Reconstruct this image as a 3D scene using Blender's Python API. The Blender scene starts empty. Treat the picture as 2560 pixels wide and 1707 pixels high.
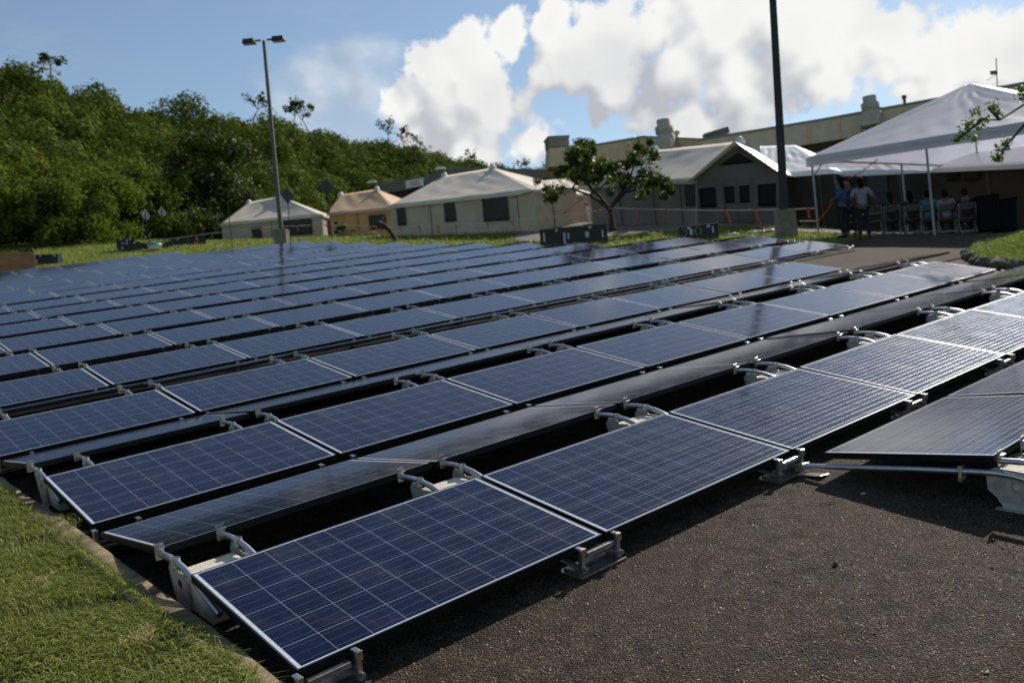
import bpy, bmesh, math, random
import numpy as np
from mathutils import Vector, Matrix, Euler
R_ = math.radians
random.seed(7); rng = np.random.default_rng(7)
S = bpy.context.scene; COL = S.collection

# ------------------------------------------------------------ camera
CP = np.array([-1.47083, -3.21927, 1.12837]); YAW, PIT, ROL, FOC = 0.727426, 0.005973, -0.092837, 2257.693
PPX, PPY = 86.155, -8.014
def _rot(y, p, r):
    cy, sy, cp, sp, cr, sr = math.cos(y), math.sin(y), math.cos(p), math.sin(p), math.cos(r), math.sin(r)
    f = np.array([sy*cp, cy*cp, sp]); rt = np.array([cy, -sy, 0.]); up = np.cross(rt, f)
    return cr*rt+sr*up, -sr*rt+cr*up, f
CR, CU, CF = _rot(YAW, PIT, ROL)
cam = bpy.data.cameras.new('camera'); co = bpy.data.objects.new('camera', cam); COL.objects.link(co)
co.matrix_world = Matrix([[CR[i], CU[i], -CF[i], CP[i]] for i in range(3)]+[[0, 0, 0, 1]])
cam.sensor_width = 36; cam.lens = FOC/2560*36; cam.shift_x = -PPX/2560; cam.shift_y = PPY/2560
cam.clip_start = 0.05; cam.clip_end = 5000
cam.dof.use_dof = True; cam.dof.focus_distance = 3.0; cam.dof.aperture_fstop = 4.8
S.camera = co

# ------------------------------------------------------------ sun and sky
SUN_AZ, SUN_EL = R_(78), R_(38.5)
sdir = Vector((math.sin(SUN_AZ)*math.cos(SUN_EL), math.cos(SUN_AZ)*math.cos(SUN_EL), math.sin(SUN_EL)))
sl = bpy.data.lights.new('sun', 'SUN'); sl.energy = 5.0; sl.angle = R_(0.5); sl.color = (1.0, 0.93, 0.83)
so = bpy.data.objects.new('sun', sl); COL.objects.link(so); so.rotation_euler = sdir.to_track_quat('Z', 'Y').to_euler(); so.location = (20, 10, 40)
S.view_settings.view_transform = 'Standard'; S.view_settings.look = 'None'; S.view_settings.gamma = 1; S.view_settings.exposure = 0.1

def ray(u, v):
    a = (u-1280-PPX)/FOC; b = -(v-853.5-PPY)/FOC
    return CF+a*CR+b*CU
def at(u, v, d):                       # the point at horizontal distance d seen in that direction
    r = ray(u, v); return Vector(CP+r*d/math.hypot(r[0], r[1]))
def unit(u, v):
    r = ray(u, v); return tuple(r/np.linalg.norm(r))

class NT:
    def __init__(s, tree): s.t = tree; s.n = tree.nodes; s.l = tree.links
    def new(s, typ, **kw):
        n = s.n.new(typ)
        for k, v in kw.items(): setattr(n, k, v)
        return n
    def put(s, sock, v):
        if v is None: return
        if isinstance(v, bpy.types.NodeSocket): s.l.new(v, sock)
        else:
            if sock.type == 'RGBA' and len(v) == 3: v = (*v, 1)
            sock.default_value = v
    def m(s, op, a, b=None, c=None, clamp=False):
        n = s.new('ShaderNodeMath', operation=op); n.use_clamp = clamp
        s.put(n.inputs[0], a)
        if b is not None: s.put(n.inputs[1], b)
        if c is not None: s.put(n.inputs[2], c)
        return n.outputs[0]
    def v(s, op, a, b=None, out=0):
        n = s.new('ShaderNodeVectorMath', operation=op); s.put(n.inputs[0], a)
        if b is not None:
            s.put(n.inputs[3 if op == 'SCALE' else 1], b)
        return n.outputs[out]
    def mr(s, x, a, b, c=0., d=1., smooth=True):
        n = s.new('ShaderNodeMapRange', interpolation_type='SMOOTHSTEP' if smooth else 'LINEAR')
        for i, q in enumerate((x, a, b, c, d)): s.put(n.inputs[i], q)
        return n.outputs[0]
    def noise(s, vec, scale, detail=3., rough=.5, out=0, dist=0.):
        n = s.new('ShaderNodeTexNoise'); s.put(n.inputs['Vector'], vec); n.inputs['Scale'].default_value = scale
        n.inputs['Detail'].default_value = detail; n.inputs['Roughness'].default_value = rough; n.inputs['Distortion'].default_value = dist
        return n.outputs[out]
    def vor(s, vec, scale, out='Distance', feature='F1'):
        n = s.new('ShaderNodeTexVoronoi', feature=feature); s.put(n.inputs['Vector'], vec); n.inputs['Scale'].default_value = scale
        return n.outputs[out]
    def mix(s, f, a, b, blend='MIX'):
        n = s.new('ShaderNodeMix', data_type='RGBA', blend_type=blend); s.put(n.inputs[0], f); s.put(n.inputs[6], a); s.put(n.inputs[7], b)
        return n.outputs[2]
    def ramp(s, f, stops):
        n = s.new('ShaderNodeValToRGB'); s.put(n.inputs[0], f); e = n.color_ramp.elements
        while len(e) < len(stops): e.new(.5)
        for i, (p, c) in enumerate(stops): e[i].position = p; e[i].color = (*c, 1)
        return n.outputs[0]

W = bpy.data.worlds.new("World"); S.world = W; W.use_nodes = True
t = NT(W.node_tree); t.n.clear()
geo = t.new('ShaderNodeTexCoord'); DIR = geo.outputs['Generated']
blobs = [  # direction (as seen), angular radius, weight
 (1170,120,75,1),(1270,90,60,.9),(1385,62,48,.9),(1100,190,95,1),(1200,190,90,1),(1010,255,85,1),(1120,290,120,1),(1240,250,85,1),(1300,240,60,.9),(1190,370,120,1),(1050,350,100,1),(1310,350,70,.9),(1385,315,35,.7),
 (1370,175,60,.9),(1440,165,80,1),(1520,130,90,1),(1640,70,120,1),(1560,200,85,1),(1700,180,130,1),(1820,60,170,1),(1860,210,130,1),(1620,290,80,1),(1500,290,50,.8),(1740,320,90,1),(2000,110,120,1),(2060,190,90,.9),
 (1980,270,70,.75),(2230,130,90,1),(2330,180,90,1),(2440,150,100,1),(2540,130,90,1),(2150,90,80,.85),(2330,60,60,.55),(2180,230,60,.7),(2560,240,80,.8),(2100,20,80,.7)]
wisps = [(690,235,60,.55),(780,205,80,.62),(880,170,80,.6),(960,150,60,.52),(800,270,90,.62),(900,255,90,.7)]
def density(off, grp, soft=False):
    q = t.v('ADD', DIR, off) if off else DIR
    w = t.noise(q, 8, 4, .6, out=1)
    qw = t.v('ADD', q, t.v('SCALE', t.v('SUBTRACT', w, (.5, .5, .5)), .075))
    cur = None
    for (u, v, r, wt) in blobs:
        dd = t.v('DISTANCE', qw, unit(u, v), out=1)
        b = t.m('MULTIPLY_ADD', dd, -wt/(2.0*r/FOC), wt)
        cur = b if cur is None else t.m('SMOOTH_MAX', cur, b, .12)
    # overhead broken clouds on the sunny side
    big = t.noise(q, 3.2, 3, .55)
    hi = t.mr(t.v('DISTANCE', q, tuple(Vector((math.sin(1.42)*.72, math.cos(1.42)*.72, .70)).normalized()), out=1), .25, .95, .62, .0)
    hic = t.m('MULTIPLY', hi, t.mr(big, .36, .56, 0., 1.))
    cur = t.m('SMOOTH_MAX', cur, hic, .1)
    if soft: return t.m('MULTIPLY_ADD', t.m('SUBTRACT', t.noise(q, 14, 2.5, .5), .5), 1.35, cur)
    f1 = t.noise(q, 14, 9, .62)
    f2 = t.m('ABSOLUTE', t.m('SUBTRACT', t.noise(q, 26, 5, .6), .5))
    d = t.m('MULTIPLY_ADD', t.m('SUBTRACT', f1, .5), 1.35, cur)
    return t.m('MULTIPLY_ADD', f2, -.35, d)
D0 = density(None, True)
D1 = density((.022, -.006, .034), False, True); D2 = density(None, False, True)
mask = t.mr(D0, .43, .61)
shade = t.m('SUBTRACT', D1, D2)
thick = t.mr(D0, .55, 1.1, 0., 1.)
lit = t.m('ADD', t.mr(shade, -.24, .24, 1.0, 0.10), t.m('MULTIPLY', thick, -.10))
gr = t.mr(t.noise(DIR, 6, 3, .5), .48, .70, 0., .35)
lit = t.m('SUBTRACT', lit, gr, clamp=True)
ccol = t.mix(lit, (.52, .53, .58), (.98, .975, .96))
wc = None
for (u, v, r, wt) in wisps:
    dd = t.v('DISTANCE', DIR, unit(u, v), out=1); b = t.m('MULTIPLY_ADD', dd, -wt/(1.8*r/FOC), wt)
    wc = b if wc is None else t.m('SMOOTH_MAX', wc, b, .25)
mp = t.new('ShaderNodeMapping'); t.put(mp.inputs['Vector'], DIR); mp.inputs['Rotation'].default_value = (0, R_(18), R_(40)); mp.inputs['Scale'].default_value = (1, 1.5, 3)
wn = t.noise(mp.outputs[0], 7, 6, .6)
wm = t.m('ADD', t.m('MULTIPLY', t.mr(t.m('MULTIPLY_ADD', t.m('SUBTRACT', wn, .5), 1.2, wc), .12, .75), .50), t.mr(wn, .5, .8, 0., .10))
maskt = t.m('MAXIMUM', mask, wm)
sky = t.new('ShaderNodeTexSky', sky_type='NISHITA'); sky.sun_disc = False; sky.sun_elevation = SUN_EL; sky.sun_rotation = SUN_AZ
sky.altitude = 0; sky.air_density = 1.0; sky.dust_density = 0.25; sky.ozone_density = 1.6
bg = t.new('ShaderNodeBackground'); t.put(bg.inputs[0], t.mix(1., sky.outputs[0], (1.06, 1.03, .96), 'MULTIPLY')); bg.inputs[1].default_value = 0.105
bc = t.new('ShaderNodeBackground'); t.put(bc.inputs[0], ccol); bc.inputs[1].default_value = .90
ms = t.new('ShaderNodeMixShader'); t.put(ms.inputs[0], maskt); t.l.new(bg.outputs[0], ms.inputs[1]); t.l.new(bc.outputs[0], ms.inputs[2])
t.l.new(ms.outputs[0], t.new('ShaderNodeOutputWorld').inputs[0])

# ------------------------------------------------------------ ground shape
SY, SX, CXX, CXY, CYY = .114139, .101801, -.00029368, .00057556, .00050625
PITCH, GAP, RIDGE, TILT, PW, PL, EXX = 2.658974, 0.022556, 0.480969, 0.1354317, .99, 1.65, .0146377
HG = .15                              # height of the panels' low edges above the asphalt
def gz(x, y): return SY*y+SX*x+CXX*x*x+CXY*x*y+CYY*y*y
_ctrl = [(556,611,65),(809,597,62),(513,600,68),(983,595,47),(1352,576,40),(1447,557,41),(1542,568,38),(1751,560,36),(1946,562,36),
         (979,591,57),(10,612,62),(250,600,62),(430,600,64),(2130,585,40),(2560,590,36),(2047,592,29.4),(2337,594,26.7)]
_pts = [tuple(at(u, v, d)) for u, v, d in _ctrl]
_f = [(x, y, gz(x, y)-HG) for x in np.linspace(-6, 20, 9) for y in np.linspace(-6, 36, 12) if not (x > 14 and y > 30)]
_f += [(26, 2, gz(26, 2)-.3), (60, 5, 6.2), (60, 40, 8.5), (45, 60, 9.8), (10, 75, 11.5), (-15, 60, 9.5), (80, -20, 4), (120, 60, 10), (30, 110, 13)]
_C = np.array(_pts+_f); _n = len(_C)
_D = np.sqrt(((_C[:, None, :2]-_C[None, :, :2])**2).sum(-1))
_A = np.zeros((_n+3, _n+3)); _A[:_n, :_n] = _D+np.eye(_n)*-.02; _A[:_n, _n] = 1; _A[:_n, _n+1:] = _C[:, :2]; _A[_n:, :_n] = _A[:_n, _n:].T
_w = np.linalg.solve(_A, np.concatenate([_C[:, 2], [0, 0, 0]]))
def sstep(x): x = np.clip(x, 0, 1); return x*x*(3-2*x)
def GN(x, y):                         # ground height, vectorised
    x = np.asarray(x, float); y = np.asarray(y, float); sh = x.shape; x = x.ravel(); y = y.ravel()
    out = np.empty(len(x))
    for i in range(0, len(x), 20000):
        a, b = x[i:i+20000], y[i:i+20000]
        d = np.sqrt((a[:, None]-_C[None, :, 0])**2+(b[:, None]-_C[None, :, 1])**2)
        out[i:i+20000] = d@_w[:_n]+_w[_n]+_w[_n+1]*a+_w[_n+2]*b
    far = np.hypot(x-15, y-25); out = np.where(far > 120, np.minimum(out, 13), out)
    dx = np.maximum(0, np.maximum(-8-x, x-21.5)); dy = np.maximum(0, np.maximum(-8-y, y-39.5)); w = sstep(1-np.hypot(dx, dy)/5)
    return (w*(gz(x, y)-HG)+(1-w)*np.clip(out, -3, 16)).reshape(sh)
def G(x, y): return float(GN([x], [y])[0])

# ------------------------------------------------------------ object helpers
def tag(o, label=None, cat=None, group=None, kind=None):
    if label: o['label'] = label
    if cat: o['category'] = cat
    if group: o['group'] = group
    if kind: o['kind'] = kind
    return o
def empty(name, loc=(0, 0, 0), rz=0, mat=None):
    o = bpy.data.objects.new(name, None); o.empty_display_size = .1; COL.objects.link(o)
    if mat is not None: o.matrix_world = mat
    else: o.location = loc; o.rotation_euler = (0, 0, rz)
    return o
def copy_tree(o, parent=None, mat=None):
    c = o.copy(); COL.objects.link(c)
    if parent is not None: c.parent = parent
    if mat is not None: c.matrix_world = mat
    for ch in o.children: copy_tree(ch, c)
    return c
def frame_at(x, y, rz=0, h=0, mirror=False):   # a frame standing on the sloping lot, its z along the slope's normal
    e = .05; z = gz(x, y); ex = Vector((e, 0, gz(x+e, y)-z)).normalized(); ey = Vector((0, e, gz(x, y+e)-z)); ey = (ey-ex*ey.dot(ex)).normalized(); ez = ex.cross(ey)
    M = Matrix([[ex[i], ey[i], ez[i], 0] for i in range(3)]+[[0, 0, 0, 1]]); M.translation = Vector((x, y, z+h))
    return M @ Matrix.Rotation(rz, 4, 'Z')
class MB:
    def __init__(s): s.v = []; s.f = []; s.m = []; s.sm = []
    def add(s, vs, fs, mi=0, smooth=False):
        k = len(s.v); s.v += [tuple(p) for p in vs]; s.f += [tuple(i+k for i in f) for f in fs]; s.m += [mi]*len(fs); s.sm += [smooth]*len(fs); return s
    def box(s, c, d, rot=None, mi=0, taper=1.):
        x, y, z = d[0]/2, d[1]/2, d[2]/2; q = taper
        P = [Vector(p) for p in ((-x,-y,-z),(x,-y,-z),(x,y,-z),(-x,y,-z),(-x*q,-y*q,z),(x*q,-y*q,z),(x*q,y*q,z),(-x*q,y*q,z))]
        if rot is not None: P = [rot @ p for p in P]
        return s.add([p+Vector(c) for p in P], [(0,3,2,1),(4,5,6,7),(0,1,5,4),(1,2,6,5),(2,3,7,6),(3,0,4,7)], mi)
    def bar(s, a, b, w, h=None, mi=0, up=(0, 0, 1)):
        a = Vector(a); b = Vector(b); h = h or w; d = (b-a); L = d.length; d.normalize(); u = Vector(up); x = d.cross(u)
        if x.length < 1e-3: x = d.cross(Vector((1, 0, 0)))
        x.normalize(); u = x.cross(d); rot = Matrix([[x[i], d[i], u[i]] for i in range(3)])
        return s.box((a+b)/2, (w, L, h), rot, mi)
    def tube(s, pts, r, n=10, mi=0, cap=True):
        pts = [Vector(p) for p in pts]; rr = r if isinstance(r, (list, tuple)) else [r]*len(pts); k0 = len(s.v); x = None; vs = []; fs = []
        for i, p in enumerate(pts):
            d = (pts[min(i+1, len(pts)-1)]-pts[max(i-1, 0)]).normalized()
            if x is None: x = d.orthogonal()
            x = (x-d*x.dot(d)).normalized(); y = d.cross(x)
            vs += [p+(x*math.cos(2*math.pi*j/n)+y*math.sin(2*math.pi*j/n))*rr[i] for j in range(n)]
        for i in range(len(pts)-1):
            for j in range(n): fs.append((i*n+j, i*n+(j+1) % n, (i+1)*n+(j+1) % n, (i+1)*n+j))
        s.add(vs, fs, mi, True)
        if cap: s.add(vs[:n], [tuple(range(n))[::-1]], mi); s.add(vs[-n:], [tuple(range(n))], mi)
        return s
    def lathe(s, prof, n=20, mi=0, c=(0, 0, 0), smooth=True):
        vs = [(c[0]+r*math.cos(2*math.pi*j/n), c[1]+r*math.sin(2*math.pi*j/n), c[2]+z) for r, z in prof for j in range(n)]
        fs = [(i*n+j, i*n+(j+1) % n, (i+1)*n+(j+1) % n, (i+1)*n+j) for i in range(len(prof)-1) for j in range(n)]
        s.add(vs, fs, mi, smooth); s.add(vs[:n], [tuple(range(n))[::-1]], mi); s.add(vs[-n:], [tuple(range(n))], mi); return s
    def patch(s, a, b, c, d, nx, ny, sag=0., wr=0., seed=0, mi=0, wf=1.0):
        # cloth between corners a-b (bottom) and d-c (top), sagging and wrinkled along its normal
        a, b, c, d = map(Vector, (a, b, c, d)); nrm = ((b-a).cross(d-a)+(c-b).cross(d-b))
        nrm.normalize(); r = random.Random(seed); ph = [(r.uniform(2, 9)*wf, r.uniform(-5, 5)*wf, r.uniform(0, 6.3), r.uniform(.3, 1)) for _ in range(6)]
        vs = []
        for j in range(ny+1):
            for i in range(nx+1):
                u, v = i/nx, j/ny; p = a.lerp(b, u).lerp(d.lerp(c, u), v); e = min(1, 6*u, 6*(1-u), 6*v, 6*(1-v))
                w = sum(q[3]*math.sin(q[0]*u*3+q[1]*v*3+q[2]) for q in ph)/3
                vs.append(p-nrm*(sag*4*u*(1-u)*4*v*(1-v)*.6)+nrm*wr*w*e)
        fs = [(j*(nx+1)+i, j*(nx+1)+i+1, (j+1)*(nx+1)+i+1, (j+1)*(nx+1)+i) for j in range(ny) for i in range(nx)]
        return s.add(vs, fs, mi, True)
    def build(s, name, mats, parent=None, mat=None, bevel=0, solid=0):
        me = bpy.data.meshes.new(name); me.from_pydata(s.v, [], s.f); mats = mats if isinstance(mats, (list, tuple)) else [mats]
        for q in mats: me.materials.append(q)
        me.polygons.foreach_set('material_index', s.m); me.polygons.foreach_set('use_smooth', s.sm); me.update()
        o = bpy.data.objects.new(name, me); COL.objects.link(o)
        if parent is not None: o.parent = parent
        if mat is not None: o.matrix_world = mat
        if bevel:
            b = o.modifiers.new('bevel', 'BEVEL'); b.width = bevel; b.segments = 2; b.limit_method = 'ANGLE'
        if solid:
            b = o.modifiers.new('solid', 'SOLIDIFY'); b.thickness = solid; b.offset = -1
        return o
def big_mesh(name, V, F, mats, parent=None, midx=None, smooth=False, attr=None):
    V = np.ascontiguousarray(V, np.float32); F = np.ascontiguousarray(F, np.int32); k = F.shape[1]
    me = bpy.data.meshes.new(name); me.vertices.add(len(V)); me.vertices.foreach_set('co', V.ravel()); me.loops.add(F.size); me.loops.foreach_set('vertex_index', F.ravel())
    me.polygons.add(len(F)); me.polygons.foreach_set('loop_start', np.arange(0, F.size, k, dtype=np.int32)); me.polygons.foreach_set('loop_total', np.full(len(F), k, np.int32))
    for q in (mats if isinstance(mats, (list, tuple)) else [mats]): me.materials.append(q)
    if midx is not None: me.polygons.foreach_set('material_index', midx)
    if smooth: me.polygons.foreach_set('use_smooth', np.ones(len(F), bool))
    me.update(); me.validate(); o = bpy.data.objects.new(name, me); COL.objects.link(o)
    if parent is not None: o.parent = parent
    return o

# ------------------------------------------------------------ materials
def mat(name, base=(.5, .5, .5), rough=.6, metal=0., spec=.5, fn=None, bump=None, **kw):
    m = bpy.data.materials.new(name); m.use_nodes = True; t = NT(m.node_tree); b = t.n['Principled BSDF']
    b.inputs['Base Color'].default_value = (*base, 1); b.inputs['Roughness'].default_value = rough; b.inputs['Metallic'].default_value = metal; b.inputs['Specular IOR Level'].default_value = spec
    for k, v in kw.items(): b.inputs[k.replace('_', ' ')].default_value = v
    if fn: fn(t, b)
    return m
def bumpy(t, b, h, strength=.3, dist=.01):
    n = t.new('ShaderNodeBump'); n.inputs['Strength'].default_value = strength; n.inputs['Distance'].default_value = dist; t.put(n.inputs['Height'], h); t.l.new(n.outputs[0], b.inputs['Normal'])
def varied(c, amt=.15, scale=3., bump=0., bs=40.):
    def fn(t, b):
        tc = t.new('ShaderNodeTexCoord').outputs['Object']; n = t.noise(tc, scale, 5, .6)
        lo = tuple(x*(1-amt) for x in c); hi = tuple(min(1, x*(1+amt)) for x in c)
        t.put(b.inputs['Base Color'], t.mix(t.mr(n, .3, .7), lo, hi))
        if bump: bumpy(t, b, t.noise(tc, bs, 4, .6), bump, .01)
    return fn
def vm(name, c, amt=.15, scale=3., rough=.7, metal=0., bump=0., bs=40., **kw): return mat(name, c, rough, metal, fn=varied(c, amt, scale, bump, bs), **kw)

def f_glass(t, b):
    tc = t.new('ShaderNodeTexCoord').outputs['Object']; sx = t.new('ShaderNodeSeparateXYZ'); t.put(sx.inputs[0], tc); x, y = sx.outputs[0], sx.outputs[1]
    gx = t.m('DIVIDE', t.m('SUBTRACT', x, .024), .1602); gy = t.m('DIVIDE', t.m('SUBTRACT', y, .0150), .1600)
    fx = t.m('FRACT', gx); fy = t.m('FRACT', gy)
    def near0(f, w): return t.m('LESS_THAN', t.m('PINGPONG', f, .5), w)
    line = t.m('MAXIMUM', t.m('MULTIPLY', near0(fx, .0085), .62), near0(fy, .0070))
    outx = t.m('MAXIMUM', t.m('LESS_THAN', gx, .0), t.m('GREATER_THAN', gx, 10.)); outy = t.m('MAXIMUM', t.m('LESS_THAN', gy, 0.), t.m('GREATER_THAN', gy, 6.))
    f3 = t.m('FRACT', t.m('ADD', t.m('MULTIPLY', fy, 3), .5)); bus = near0(f3, .019)
    # fine fingers crossing the bus bars are too thin to see; they only tint the cell
    info = t.new('ShaderNodeObjectInfo'); rnd = info.outputs['Random']
    cell = t.new('ShaderNodeCombineXYZ'); t.put(cell.inputs[0], t.m('FLOOR', gx)); t.put(cell.inputs[1], t.m('FLOOR', gy)); t.put(cell.inputs[2], t.m('MULTIPLY', rnd, 50))
    wn = t.new('ShaderNodeTexWhiteNoise'); t.put(wn.inputs['Vector'], cell.outputs[0])
    cry = t.vor(t.v('ADD', tc, cell.outputs[0]), 95, 'Color'); cs = t.new('ShaderNodeSeparateColor'); t.put(cs.inputs[0], cry)
    c = t.mix(t.m('MULTIPLY_ADD', cs.outputs[0], .6, t.m('MULTIPLY', wn.outputs[0], .4)), (.0010, .0026, .014), (.0036, .0074, .038))
    c = t.mix(t.m('MULTIPLY', t.m('GREATER_THAN', cs.outputs[1], .72), .55), c, (.011, .0055, .028))
    c = t.mix(t.m('MULTIPLY', t.mr(rnd, .6, 1.), .35), c, (.010, .007, .021))
    wh = t.m('MAXIMUM', line, t.m('MAXIMUM', outx, outy))
    c = t.mix(t.m('MULTIPLY', bus, .80), c, (.24, .26, .31))
    edge = t.m('MAXIMUM', outx, outy)
    c = t.mix(wh, c, t.mix(edge, (.32, .35, .43), (.54, .57, .62)))
    dust = t.noise(tc, 3.5, 6, .65); c = t.mix(t.m('MULTIPLY', t.mr(dust, .45, .8, .0, .07), t.m('ADD', .4, rnd)), c, (.35, .32, .28)); drip = t.noise(t.v('MULTIPLY', tc, (22., 1.6, 1.)), 1., 4, .6); c = t.mix(t.mr(drip, .56, .75, 0., .035), c, (.4, .38, .34))
    spots = t.m('MULTIPLY', t.m('LESS_THAN', t.vor(t.v('ADD', tc, cell.outputs[0]), 26), .035), t.m('GREATER_THAN', t.noise(t.v('ADD', tc, info.outputs['Location']), 1.3, 2), .60)); c = t.mix(t.m('MULTIPLY', spots, .5), c, (.6, .6, .6))
    t.put(b.inputs['Base Color'], c)
    t.put(b.inputs['Roughness'], t.m('ADD', t.mr(dust, .3, .8, .09, .17), t.m('MULTIPLY', bus, .22)))
    t.put(b.inputs['Metallic'], t.m('MULTIPLY', bus, .9))
M = {}
M['glass'] = mat('panel_glass', (.01, .02, .08), .14, spec=.27, fn=f_glass)
M['frame_top'] = mat('frame_lip', (.13, .13, .135), .30, .95)
M['frame_side'] = mat('frame_black', (.008, .008, .009), .5, spec=.15)
M['steel'] = vm('galvanised_steel', (.46, .45, .45), .25, 25, .34, .95)
M['steel_dull'] = vm('dull_galvanised_plate', (.42, .42, .42), .2, 18, .55, .6)
M['zinc'] = vm('bright_clip_steel', (.58, .57, .56), .15, 30, .26, .97)
M['tube'] = vm('aluminium_tube', (.50, .50, .52), .12, 14, .33, .92)
M['rubber'] = mat('added_cable_rubber', (.006, .006, .006), .8, spec=.15)
M['hole'] = mat('hole_dark', (.004, .004, .004), .9, spec=.05)
M['block'] = vm('cast_concrete', (.62, .57, .45), .18, 12, .9, bump=.7, bs=90)
M['conc'] = vm('concrete', (.30, .275, .23), .22, 5, .9, bump=.5, bs=60)
M['pedestal'] = vm('pedestal_concrete', (.20, .17, .135), .25, 5, .9, bump=.4, bs=40)

def f_asphalt(t, b):
    tc = t.new('ShaderNodeTexCoord').outputs['Object']
    v1 = t.vor(tc, 210, 'Color'); s1 = t.new('ShaderNodeSeparateColor'); t.put(s1.inputs[0], v1)
    v2 = t.vor(tc, 85, 'Color'); s2 = t.new('ShaderNodeSeparateColor'); t.put(s2.inputs[0], v2)
    big = t.noise(tc, .9, 5, .6); mid = t.noise(tc, 9, 5, .65)
    c = t.mix(s1.outputs[0], (.011, .0078, .0052), (.092, .063, .042))
    c = t.mix(t.mr(s2.outputs[1], .80, .97, 0, .6), c, (.16, .10, .056))
    c = t.mix(t.mr(s1.outputs[1], .955, .99, 0, .9), c, (.46, .40, .32))
    c = t.mix(t.mr(mid, .4, .7, 0., .8), c, (.011, .0085, .0065)); c = t.mix(t.mr(big, .42, .68, 0., .4), c, (.070, .047, .029))
    wv = t.v('ADD', tc, t.v('SCALE', t.noise(tc, 2.2, 4, .6, out=1), .35)); ck = t.new('ShaderNodeTexVoronoi', feature='DISTANCE_TO_EDGE'); t.put(ck.inputs['Vector'], wv); ck.inputs['Scale'].default_value = .55
    crack = t.m('MULTIPLY', t.mr(ck.outputs['Distance'], .002, .009, .8, 0.), t.mr(t.noise(tc, .8, 2), .5, .62)); c = t.mix(crack, c, (.006, .004, .003))
    stain = t.mr(t.noise(tc, 1.7, 3, .5, dist=.8), .60, .72, 0., .45); c = t.mix(stain, c, (.012, .009, .007))
    t.put(b.inputs['Base Color'], c)
    h = t.m('ADD', t.m('MULTIPLY', t.vor(tc, 95), -1.), t.m('MULTIPLY', t.noise(tc, 160, 3, .6), .7)); h = t.m('ADD', h, t.m('MULTIPLY', mid, .6)); bumpy(t, b, h, 1., .011)
    t.put(b.inputs['Roughness'], t.mr(s1.outputs[2], 0, 1, .7, 1.))
M['asphalt'] = mat('weathered_asphalt', (.05, .045, .04), .8, spec=.16, fn=f_asphalt)
def f_ground(c1, c2, c3, sc=1.):
    def fn(t, b):
        tc = t.new('ShaderNodeTexCoord').outputs['Object']; n = t.noise(tc, 1.2*sc, 6, .65); f = t.noise(tc, 14*sc, 5, .7); d = t.noise(tc, .35*sc, 4, .6)
        c = t.mix(t.mr(f, .3, .7), c1, c2); c = t.mix(t.mr(n, .45, .7, 0, .8), c, c3); c = t.mix(t.mr(d, .5, .75, 0, .5), c, c1)
        t.put(b.inputs['Base Color'], c); bumpy(t, b, f, .9, .06)
    return fn
M['turf'] = mat('turf', rough=.95, spec=.1, fn=f_ground((.060, .085, .010), (.150, .185, .025), (.17, .15, .04)))
M['soil'] = mat('turf_base', rough=.95, spec=.1, fn=f_ground((.03, .040, .009), (.08, .09, .02), (.11, .09, .04), 2.5))
M['road'] = mat('pale_road', rough=.9, spec=.2, fn=f_ground((.20, .17, .135), (.26, .225, .18), (.17, .15, .12)))
M['lit_asphalt'] = mat('grazing_lit_asphalt', rough=.95, spec=.15, fn=f_ground((.075, .058, .042), (.125, .10, .075), (.09, .07, .052)))  # asphalt in grazing light, its brightness put into the colour
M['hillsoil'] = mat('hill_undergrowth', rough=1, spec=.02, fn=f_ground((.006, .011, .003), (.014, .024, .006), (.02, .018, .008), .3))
def f_leaf(c1, c2, c3, gloss=.5, clump=.45, p3=.12, trans=.35):
    def fn(t, b):
        g = t.new('ShaderNodeNewGeometry'); r = g.outputs['Random Per Island']; tc = t.new('ShaderNodeTexCoord').outputs['Object']
        n = t.noise(tc, clump, 3, .6); c = t.mix(t.m('MULTIPLY_ADD', r, .6, t.m('MULTIPLY', n, .5), clamp=True), c1, c2)
        c = t.mix(t.m('MULTIPLY', t.m('GREATER_THAN', t.noise(tc, clump*.55, 2, .5), .67), t.m('LESS_THAN', r, .45+p3)), c, c3)
        t.put(b.inputs['Base Color'], c)
        tr = t.new('ShaderNodeBsdfTranslucent'); t.put(tr.inputs[0], t.mix(.5, c, (.20, .30, .02))); mx = t.new('ShaderNodeMixShader'); mx.inputs[0].default_value = trans
        out = t.n['Material Output']; t.l.new(b.outputs[0], mx.inputs[1]); t.l.new(tr.outputs[0], mx.inputs[2]); t.l.new(mx.outputs[0], out.inputs[0])
    return fn
M['hill_leaf'] = mat('hill_foliage', rough=.85, spec=.06, fn=f_leaf((.034, .050, .009), (.165, .205, .036), (.36, .16, .03), clump=.28, gloss=0, trans=.15))
M['bush_leaf'] = mat('bush_foliage', rough=.85, spec=.06, fn=f_leaf((.036, .056, .010), (.160, .195, .034), (.14, .16, .03), clump=.6))
M['dark_leaf'] = mat('dark_tree_foliage', rough=.6, spec=.15, fn=f_leaf((.010, .018, .005), (.035, .052, .011), (.05, .05, .01), clump=.8, trans=.2))
M['tree_leaf'] = mat('glossy_tree_leaf', rough=.5, spec=.25, fn=f_leaf((.016, .035, .006), (.060, .090, .014), (.16, .13, .02), clump=1.5, trans=.3))
M['twig_leaf'] = mat('bright_twig_leaf', rough=.45, spec=.5, fn=f_leaf((.03, .07, .01), (.12, .19, .02), (.22, .18, .03), clump=2.5))
M['grass'] = mat('grass_blade', rough=.55, spec=.3, fn=f_leaf((.085, .108, .020), (.34, .36, .075), (.50, .40, .18), clump=6, p3=.35, trans=.35))
M['bark'] = vm('bark', (.042, .031, .024), .35, 8, .9, bump=.6, bs=30)
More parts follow.
